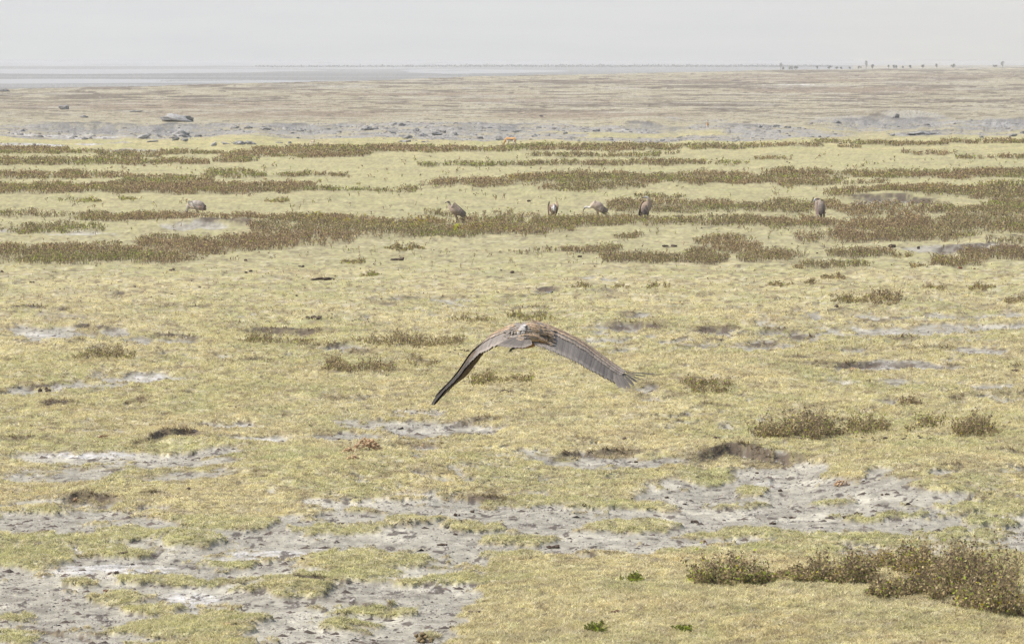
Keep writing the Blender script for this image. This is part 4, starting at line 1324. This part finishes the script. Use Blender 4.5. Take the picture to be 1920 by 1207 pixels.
        # fingered primaries at the tip
        if side == 1:
            tips = [((1555, 515, -.02), (1590, 602, -.20)), ((1580, 518, 0), (1632, 612, -.20)), ((1605, 522, .02), (1672, 612, -.14)), ((1630, 522, .04), (1706, 596, -.04)), ((1650, 522, .06), (1735, 574, .06)), ((1655, 518, .08), (1768, 560, .16)), ((1650, 510, .10), (1815, 543, .26)), ((1640, 502, .12), (1885, 527, .34))]
        else:
            tips = [((330, 545, .02), (240, 640, -.10)), ((300, 575, .05), (205, 672, -.08)), ((285, 590, .08), (175, 700, -.05)), ((265, 600, .10), (150, 735, -.02)), ((255, 610, .12), (135, 752, .03)), ((250, 600, .12), (122, 742, .08))]
        for q, (a, c) in enumerate(tips):
            pa, pc = L(*a), L(*c)
            n = normal(W, .97, .5, sign)
            fade = .85 - .05 * q if side == 1 else .42
            wv = (.058 if q < 5 else .036) if side == 1 else .042
            feather(b, pa + n * .008, pc, wv * (1 - .05 * q), n, GREY * fade, GEDGE * fade * .9, 0, 9, .8)
            if side == -1:
                feather(b, pa - n * .012, pc - n * .008, wv, n, A(.09, .06, .04), A(.14, .09, .05), 0, 9, .8)
        b.build("flight_feathers", M_FEATHER, root)
        # coverts, overlapping rows
        b = Buf()
        rows = [(.30, .60, 34, .012, .9), (.18, .44, 40, .016, .95), (.09, .30, 44, .019, 1.0), (.0, .19, 48, .021, 1.0)]
        for ri, (c0, c1, nn, off, ed) in enumerate(rows):
            for q in range(nn):
                s = .01 + .93 * (q + .5 * (ri % 2)) / nn + r.normal(0, .003)
                s = min(max(s, 0), .98)
                n = normal(W, s, (c0 + c1) / 2, sign)
                p0 = W(s, c0) + n * off; p1 = W(min(1, s + .012), c1 + r.normal(0, .012)) + n * (off + .002)
                wd = np.linalg.norm(W(min(s + .02, 1), .4) - W(max(s - .02, 0), .4)) * .95 + .010
                tanw = max(0, 1 - s * 1.15) ** .5
                if ri == 0: ce = GEDGE * .6 + CEDGE * .4 * tanw + GEDGE * .2
                else: ce = CEDGE * tanw + GEDGE * 1.25 * (1 - tanw)
                ci = COV * (.7 + .3 * tanw) if ri else GREY * .9 + COV * .2
                if side == -1 and s > .35: ci = ci * .9; ce = ce * .75 + GEDGE * .2
                if side == -1: ci = ci * (1 - .6 * sstep(.3, .7, s)); ce = ce * (1 - .78 * sstep(.22, .55, s))
                jj = r.uniform(.8, 1.2)
                feather(b, p0, p1, wd, n, ci * jj, ce * jj, 0, 5)
        b.build("wing_coverts", M_FEATHER, root)
    # body from vent to head, flying away and a little to the right
    def pt(zx, zy, dy): return L(zx, zy, dy)
    pts = [(770, 268, -.30, .02, .015), (800, 256, -.22, .07, .04), (835, 246, -.10, .12, .07), (862, 238, .05, .14, .085), (890, 222, .22, .145, .09), (905, 205, .38, .12, .09), (915, 182, .50, .075, .07), (918, 190, .58, .05, .05), (919, 200, .66, .045, .045), (920, 205, .72, .047, .045), (921, 210, .78, .03, .03), (921, 216, .83, .014, .018), (921, 222, .86, .004, .006)]
    path = np.array([list(pt(a, b_, c)) + [w, h] for a, b_, c, w, h in pts])
    # loft frame needs the sideways axis: swap x and y so that the helper's sideways axis is the bird's left-right
    sw = path.copy(); sw[:, 0], sw[:, 1] = path[:, 1].copy(), path[:, 0].copy()
    v, f, C, t = loft(sw, 60, 22)
    v = v[:, [1, 0, 2]]; f = [q[::-1] for q in f]; C = C[:, [1, 0, 2]]
    # shoulders: smooth bridge from back to both wings
    sh = np.array([list(pt(*a)) + [w, h] for *a, w, h in [(735, 196, .02, .14, .012), (795, 176, .03, .20, .035), (862, 160, .04, .22, .06), (920, 162, .04, .22, .06), (985, 192, .03, .20, .035), (1060, 240, .02, .14, .012)]])
    v2, f2, _, _ = loft(sh, 30, 18)
    sh2 = np.array([list(pt(*a)) + [w, h] for *a, w, h in [(735, 232, -.09, .10, .012), (800, 216, -.08, .13, .03), (862, 205, -.07, .14, .045), (925, 210, -.07, .14, .042), (985, 242, -.08, .13, .03), (1045, 275, -.09, .10, .012)]])
    v4, f4, _, _ = loft(sh2, 30, 18)
    legs = [(v4, f4)]
    for a in (0, 1):
        lg = np.array([list(pt(*p)) + [w, w] for *p, w in [(850 + 45 * a, 245, -.02, .06), (830 + 10 * a, 262 + 5 * a, -.14, .045), (790 - 10 * a, 280, -.28, .018), (752 - 10 * a, 290, -.38, .010), (742 - 8 * a, 300, -.44, .012)]])
        v3, f3, _, _ = loft(lg, 22, 12); legs.append((v3, f3))

    def colfn(P):
        d = np.linalg.norm(P[:, None, :] - C[None, ::2, :], axis=2)
        tt = t[::2][d.argmin(1)]
        wp = cpt + P
        px = 960 + F_PX * wp[:, 0] / (wp[:, 1]); zx = (px - 780) * 4.174
        back = COV * 1.05
        c = np.tile(back, (len(P), 1))
        n = fbm(P[:, 0] * 22, P[:, 1] * 18 + P[:, 2] * 9, 3, 9)
        c = lerp3(c, CEDGE, .55 * sstep(.45, .62, n))
        c = lerp3(c, GREY * 1.2, .7 * sstep(.5, .62, fbm(P[:, 0] * 30, P[:, 1] * 26, 3, 19)))
        # bare skinned neck and head far side
        c = np.where((tt > .52)[:, None] & (d.min(1) < .14)[:, None], A(.4, .38, .36), c)
        # thighs and flank rusty brown
        low = (P[:, 2] < L(850, 235, 0)[2]) & (zx > 640) & (zx < 1010)
        c = np.where(low[:, None], A(.19, .11, .05) * (.7 + .8 * n[:, None]), c)
        feet = (P[:, 1] < -.30)
        c = np.where(feet[:, None], A(.05, .048, .045), c)
        # underside of the outer left wing
        und = sstep(600, 540, zx)
        c = lerp3(c, A(.12, .09, .065), und)
        return c
    body = fuse("body", [(v, f), (v2, f2)] + arm_parts + legs, .0095, M_PLUM, colfn, root, 6)
    # mantle feathers lie on the skin of the back
    from mathutils.bvhtree import BVHTree
    bv = BVHTree.FromPolygons([tuple(v.co) for v in body.data.vertices], [tuple(p.vertices) for p in body.data.polygons])

    def on_skin(zx, zy):
        p = L(zx, zy, -1.5); q = L(zx, zy, 1.0); d = q - p
        h = bv.ray_cast(Vector(p), Vector(d).normalized())
        if h[0] is None: return None, None
        n = np.array(h[1]); n = n if np.dot(n, d) < 0 else -n
        return np.array(h[0]), n

    def lay(b, zx, zy, dx, dy, w, lift, ci, ce, seg=5):
        a, n = on_skin(zx, zy); c, n2 = on_skin(zx + dx, zy + dy)
        if a is None: return
        if c is None: c = a + (L(zx + dx, zy + dy, 0) - L(zx, zy, 0)) + A(0, -.03, 0)
        if np.linalg.norm(c - a) > .22: c = a + (c - a) / np.linalg.norm(c - a) * .12
        feather(b, a + n * lift, c + n * (lift + .008), w, n, ci, ce, 0, seg)
    b = Buf()
    for row in range(11):
        zy = 232 - row * 11.5
        for q in range(17):
            zx = 715 + q * 21 + (row % 2) * 10 + r.normal(0, 3)
            arch = ((zx - 885) / 165) ** 2 * 55
            ci = (GREY * 1.05 if r.random() < .6 else COV) * r.uniform(.8, 1.2)
            ce = (CEDGE if (zx > 880 and r.random() < .8) or r.random() < .25 else GEDGE) * r.uniform(.8, 1.1)
            lay(b, zx, zy + arch - 22, -8 + (zx - 880) * .03, 20, .058, .012 + .0018 * row, ci, ce)
    b.build("mantle_feathers", M_FEATHER, root)
    # white rump down showing between the mantle feathers
    b = Buf()
    for q in range(40):
        t_ = q / 39
        lay(b, 858 - 46 * t_ + r.normal(0, 7), 136 + 44 * t_ + r.normal(0, 3), -5, 13, .034, .040, A(.40, .385, .37), A(.52, .50, .48), 4)
    b.build("white_down", M_FEATHER, root)
    # tail fan
    b = Buf()
    for q in range(11):
        u = q / 10
        a = (868 - 78 * u * .6, 222 - 4 * math.sin(u * 3.1), -.16)
        tipx = np.interp(u, [0, .25, .5, .75, 1], [890, 845, 775, 700, 640])
        tipy = np.interp(u, [0, .25, .5, .75, 1], [268, 290, 293, 290, 284])
        n = A(-.05 + .1 * u, -.6, .8)
        pa = L(*a); pc = L(tipx, tipy, -.44 + .06 * abs(u - .5))
        o_ = n * (.010 + .0025 * q)
        feather(b, pa + o_, pc + o_, .062, n, GREY * .72 * r.uniform(.8, 1.15), GEDGE * .8, 0, 8)
    b.build("tail_feathers", M_FEATHER, root)


flying_vulture()


# ---- vultures on the ground. local frame: bird faces +x, z up
def vulture(px, py, rz, label, body, neckpts, leglen, pal, wing_open=0.0, scale=1.0, wing_dark=(.07, .055, .045), seed=1, tail=True, sink=0.0, jit=.2):
    X, Y = gp(px, py); z = float(zat(X, Y)[0])
    root = empty("vulture", (float(X), float(Y), z - sink), rz)
    root.scale = (scale * 1.05,) * 3
    tag(root, label, 'vulture', 'vultures on the plain')
    r = np.random.default_rng(seed)
    pal = [(a, tuple(min(.75, x * 1.25) for x in c)) for a, c in pal]; wing_dark = tuple(x * 1.35 for x in wing_dark)
    pp = np.array(body + neckpts); pp[:len(body), 3:] *= 1.20
    v, f, C, t = loft(pp, 56, 20)
    nb = len(body) / (len(body) + len(neckpts) - 1)
    hip = np.array(body[2][:3])
    parts = [(v, f)]
    for s in (-1, 1):
        hx = hip[0] + .02
        lg = np.array([(hx, s * .07, hip[2] - .03, .075, .085), (hx + .03, s * .075, hip[2] - .14, .05, .055), (hx - .01, s * .075, leglen * .55, .022, .024), (hx, s * .075, leglen * .3, .014, .014), (hx, s * .075, .025, .013, .013)])
        v1, f1, _, _ = loft(lg, 22, 12); parts.append((v1, f1))
        for a in (-.5, 0, .5, math.pi):
            ln = .085 if a != math.pi else .05
            tl = np.array([(hx, s * .075, .022, .012, .012), (hx + ln * .6 * math.cos(a), s * .075 + ln * .6 * math.sin(a), .016, .010, .010), (hx + ln * math.cos(a), s * .075 + ln * math.sin(a), .004, .005, .005)])
            v1, f1, _, _ = loft(tl, 8, 8); parts.append((v1, f1))

    def colfn(P):
        d = np.linalg.norm(P[:, None, :] - C[None, ::2, :], axis=2)
        tt = t[::2][d.argmin(1)]
        c = grad(tt, pal)
        n = fbm(P[:, 0] * 26, P[:, 1] * 22 + P[:, 2] * 30, 3, seed)
        c = c * (.72 + .56 * n)[:, None]
        shank = (P[:, 2] < leglen * .42) & (d.min(1) > .04)
        c = np.where(shank[:, None], A(.12, .12, .12), c)
        return c
    fuse("body", parts, .011, M_PLUM, colfn, root, 4)
    # wings: layered feathers over a lens shaped fold
    b0 = np.array(body[-1][:3]); t0 = np.array(body[0][:3])
    ax = t0 - b0; L = np.linalg.norm(ax); ax = ax / L
    for s in (-1, 1):
        b = Buf()
        out = A(0, s, 0)
        upv = np.cross(out, ax) * (-s)
        if upv[2] < 0: upv = -upv
        open_v = A(0, s * math.cos(wing_open), math.sin(wing_open))
        wmid = body[2][3]
        for row in range(7):
            a = row / 6
            nn = 7 if row < 5 else 8
            for q in range(nn):
                u = (q / (nn - 1) - .5)
                st = b0 + ax * L * (.02 + .62 * a) + upv * (.10 - .06 * a - u * .26 * (1 - .25 * a)) + out * (wmid * (.86 + .25 * math.sin(math.pi * min(1, a + .1))) * math.sqrt(max(.15, 1 - (u * 1.25) ** 2)) + wing_open * .09)
                ln = .10 + .20 * a
                dr = ax * ln - upv * (.03 + wing_open * .10 + .03 * a) - out * .012
                n = out * .9 + upv * (-u * 1.2 + .3)
                light = pal_wing = np.array(pal[1][1]) * 1.0
                dk = np.array(wing_dark)
                ci = light * (1 - sstep(.45, .8, a)) + dk * sstep(.45, .8, a)
                if a > .3 and u > .22: ci = ci * .6 + dk * .4
                ce = ci * 1.35 + .03
                jj = r.uniform(1 - 1.2 * jit, 1 + jit)
                if jit > .3 and r.random() < .18: ci = A(.5, .26, .12)
                feather(b, st, st + dr, .075 + .01 * a, n, ci * jj, np.clip(ce * jj, 0, .7), 0, 5)
        b.build("wing_feathers", M_FEATHER, root)
    if tail:
        b = Buf()
        for q in range(6):
            u = (q / 5 - .5)
            st = t0 + A(.04, u * .05, .02)
            en = t0 + ax * .20 + A(0, u * .16, -.05)
            feather(b, st, en, .05, A(.5, 0, .85), np.array(wing_dark) * 1.1, np.array(wing_dark) * 2, 0, 5)
        b.build("tail_feathers", M_FEATHER, root)
    # hooked beak
    e = np.array(neckpts[-1][:3]); p = np.array(neckpts[-2][:3]); d = (e - p) / np.linalg.norm(e - p)
    bk = np.array([list(e - d * .03) + [.016, .02], list(e + d * .03) + [.012, .018], list(e + d * .055 + A(0, 0, -.012)) + [.007, .012], list(e + d * .06 + A(0, 0, -.03)) + [.002, .004]])
    vv, ff, _, _ = loft(bk, 12, 10)
    mesh_obj("beak", vv, ff, M_BEAK, root, None, True)
    return root


PI = math.pi
# body rows run from tail root to breast: x, y, z, half width, half height
BODY = [(-.30, 0, .36, .03, .03), (-.17, 0, .43, .12, .11), (-.02, 0, .50, .165, .155), (.13, 0, .57, .15, .15), (.22, 0, .64, .095, .11)]
PAL_A = [(0, (.13, .10, .085)), (.25, (.25, .20, .16)), (.5, (.31, .255, .205)), (.62, (.24, .20, .17)), (.75, (.09, .085, .085)), (1, (.05, .05, .05))]
vulture(856, 421, PI - .12, 'upright vulture with dark head and neck facing left above the yellow flower', BODY,
        [(.28, 0, .71, .065, .07), (.295, 0, .78, .045, .045), (.305, 0, .835, .042, .042), (.33, 0, .875, .048, .046), (.38, 0, .872, .032, .03), (.42, 0, .86, .014, .015)], .26, PAL_A, scale=.93, seed=1)
PAL_C = [(0, (.16, .12, .10)), (.25, (.33, .27, .22)), (.45, (.40, .34, .28)), (.58, (.62, .58, .54)), (.78, (.50, .49, .48)), (.86, (.16, .16, .16)), (1, (.06, .06, .06))]
BODY_C = [(-.30, 0, .34, .03, .03), (-.17, 0, .44, .12, .11), (-.02, 0, .53, .165, .16), (.12, 0, .57, .15, .15), (.22, 0, .55, .09, .10)]
vulture(1121, 413, PI - .1, 'pale backed vulture stretching its head low to the left', BODY_C,
        [(.30, 0, .50, .055, .06), (.38, 0, .48, .040, .045), (.46, 0, .51, .042, .042), (.51, 0, .49, .046, .044), (.55, 0, .44, .030, .030), (.575, 0, .40, .015, .017)], .27, PAL_C, scale=.98, seed=2)
PAL_B = [(0, (.5, .47, .44)), (.25, (.25, .18, .14)), (.5, (.30, .22, .17)), (.62, (.68, .66, .63)), (.75, (.42, .41, .41)), (.9, (.14, .13, .13)), (1, (.05, .05, .05))]
BODY_B = [(-.24, 0, .38, .03, .03), (-.14, 0, .45, .11, .11), (0, 0, .52, .145, .155), (.10, 0, .60, .13, .13), (.15, 0, .66, .08, .08)]
vulture(1037, 415, -PI / 2 + .12, 'vulture facing the viewer with drooping brown wings and hanging head', BODY_B,
        [(.21, 0, .68, .07, .06), (.27, 0, .62, .048, .045), (.30, 0, .53, .040, .04), (.31, 0, .45, .042, .042), (.31, 0, .40, .025, .028), (.30, 0, .36, .012, .014)], .25, PAL_B, wing_open=.7, scale=.92, seed=3, wing_dark=(.085, .05, .04))
PAL_D = [(0, (.10, .08, .07)), (.25, (.27, .21, .16)), (.5, (.30, .20, .12)), (.6, (.30, .24, .20)), (.75, (.36, .36, .36)), (.88, (.22, .22, .22)), (1, (.06, .06, .06))]
vulture(1212, 415, PI / 2 - .75, 'tall brown vulture with raised grey head turned left and rusty breast', [(-.26, 0, .30, .03, .03), (-.16, 0, .40, .12, .12), (-.03, 0, .52, .165, .17), (.09, 0, .63, .15, .15), (.14, 0, .72, .10, .10)],
        [(.15, 0, .79, .075, .075), (.14, .02, .85, .050, .050), (.13, .05, .90, .046, .046), (.10, .10, .925, .050, .046), (.05, .16, .915, .032, .03), (.02, .20, .905, .014, .016)], .26, PAL_D, wing_open=.28, scale=1.0, seed=4, wing_dark=(.06, .05, .045))
PAL_E = [(0, (.12, .10, .09)), (.25, (.25, .21, .175)), (.5, (.27, .225, .185)), (.62, (.28, .22, .17)), (.75, (.32, .25, .2)), (.85, (.38, .42, .45)), (1, (.08, .07, .07))]
vulture(1537, 414, PI / 2 + .12, 'mottled brown vulture seen from behind, blue grey head bent to the left', [(-.24, 0, .20, .04, .03), (-.17, 0, .36, .12, .12), (-.05, 0, .52, .165, .17), (.06, 0, .64, .155, .15), (.12, 0, .72, .11, .10)],
        [(.15, -.02, .80, .06, .06), (.16, .03, .86, .042, .042), (.13, .12, .86, .046, .045), (.10, .18, .83, .048, .045), (.08, .215, .76, .028, .028), (.07, .22, .70, .014, .016)], .22, PAL_E, wing_open=.32, scale=.98, jit=.32, seed=5, wing_dark=(.11, .08, .075))
PAL_F = [(0, (.20, .16, .14)), (.25, (.30, .27, .24)), (.5, (.36, .33, .30)), (.65, (.30, .28, .26)), (.8, (.45, .25, .14)), (1, (.10, .08, .07))]
vulture(366, 403, PI - .35, 'grey vulture hunched low over the ground with spread shoulders and hidden head', [(-.40, 0, .36, .05, .05), (-.30, 0, .43, .13, .11), (-.12, 0, .47, .15, .13), (.08, 0, .44, .16, .14), (.26, 0, .38, .12, .11)],
        [(.35, 0, .29, .07, .07), (.38, 0, .20, .05, .05), (.38, 0, .13, .045, .045), (.36, 0, .09, .042, .042), (.34, 0, .06, .022, .022), (.33, 0, .04, .012, .012)], .26, PAL_F, jit=.5, sink=.10, wing_open=.4, scale=.98, seed=6, wing_dark=(.13, .10, .085))


# ---- gazelles
def gazelle(px, py, rz, label, grazing, scale=1.0, seed=1, pale=False, horns=True):
    X, Y = gp(px, py); z = float(zat(X, Y)[0])
    root = empty("gazelle", (float(X), float(Y), z), rz); root.scale = (scale,) * 3
    tag(root, label, 'gazelle', 'gazelles on the plain')
    if grazing:
        neck = [(.42, 0, .56, .085, .11), (.52, 0, .42, .055, .075), (.60, 0, .27, .045, .055), (.66, 0, .18, .045, .05), (.71, 0, .12, .034, .035), (.745, 0, .075, .02, .02), (.755, 0, .06, .01, .01)]
    else:
        neck = [(.40, 0, .66, .085, .11), (.47, 0, .78, .055, .07), (.50, 0, .89, .045, .05), (.54, 0, .94, .045, .05), (.61, 0, .92, .034, .035), (.67, 0, .89, .02, .02), (.69, 0, .88, .01, .01)]
    path = np.array([(-.40, 0, .60, .03, .03), (-.36, 0, .60, .09, .11), (-.24, 0, .60, .125, .145), (0, 0, .575, .13, .14), (.22, 0, .565, .13, .165), (.34, 0, .60, .11, .15)] + neck)
    v, f, C, t = loft(path, 60, 20)
    parts = [(v, f)]
    for s in (-1, 1):
        hind = np.array([(-.27, s * .07, .55, .07, .12), (-.23, s * .08, .42, .045, .075), (-.31, s * .08, .29, .022, .032), (-.285, s * .08, .16, .015, .017), (-.275, s * .08, .05, .015, .016), (-.255, s * .08, .0, .018, .02)])
        fore = np.array([(.27, s * .07, .50, .05, .08), (.27, s * .075, .36, .03, .042), (.275, s * .075, .25, .019, .022), (.27, s * .075, .12, .013, .014), (.275, s * .075, .04, .014, .015), (.285, s * .075, .0, .017, .018)])
        for g in (hind, fore):
            v1, f1, _, _ = loft(g, 26, 12); parts.append((v1, f1))
        hd = np.array(neck[3][:3])
        up = A(-.10, s * .05, .05) if grazing else A(-.06, s * .06, .06)
        er = np.array([list(hd + A(-.01, s * .03, .02)) + [.012, .018], list(hd + up * .8 + A(0, s * .02, 0)) + [.010, .022], list(hd + up * 1.5) + [.004, .006]])
        v1, f1, _, _ = loft(er, 10, 8); parts.append((v1, f1))
    tl = np.array([(-.39, 0, .66, .018, .018), (-.43, 0, .60, .016, .016), (-.44, 0, .50, .012, .012), (-.43, 0, .43, .006, .006)])
    v1, f1, _, _ = loft(tl, 12, 8); parts.append((v1, f1))

    def colfn(P):
        back = A(.52, .30, .13) if not pale else A(.42, .35, .27)
        c = np.tile(back, (len(P), 1))
        x, zz = P[:, 0], P[:, 2]
        trunk = (x < .40) & (x > -.42)
        belly = trunk & (zz < .535) & (x > -.24)
        c[belly] = A(.75, .72, .68)
        band = trunk & (np.abs(zz - (.565 + .03 * x)) < .033) & (x > -.20) & (x < .30)
        c[band] = A(.04, .03, .025) if not pale else A(.12, .10, .08)
        leg = (zz < .40) & (x < .40)
        c[leg] = A(.66, .60, .54)
        c[(x < -.345) & (zz < .70)] = A(.76, .74, .70)
        hd = np.array(neck[-1][:3])
        c[np.linalg.norm(P - hd, axis=1) < .11] = A(.66, .56, .46)
        return c
    fuse("body", parts, .011, M_HIDE, colfn, root, 3)
    if horns:
        hd = np.array(neck[3][:3])
        for s in (-1, 1):
            dr = A(.10, 0, .22) if grazing else A(-.10, 0, .25)
            hr = np.array([list(hd + A(0, s * .02, .02)) + [.011, .011], list(hd + dr * .5 + A(0, s * .035, 0)) + [.009, .009], list(hd + dr + A(.02, s * .05, .02)) + [.003, .003]])
            v1, f1, _, _ = loft(hr, 10, 8)
            mesh_obj("horn", v1, f1, M_BEAK, root, None, True)


gazelle(959, 276, PI - .35, 'orange gazelle with a black flank stripe grazing at the edge of the dark scrub', True, 1.02, 1)
gazelle(586, 274, -PI / 2 + .5, 'pale grey gazelle facing the viewer behind the scrub left of centre', False, .62, 2, True)
gazelle(1327, 247, -PI / 2 - .1, 'small orange gazelle standing on the grey slope right of centre', False, .78, 3)
gazelle(1900, 142, PI * .95, 'whitish gazelle grazing far off at the right edge', True, 1.5, 4, True)
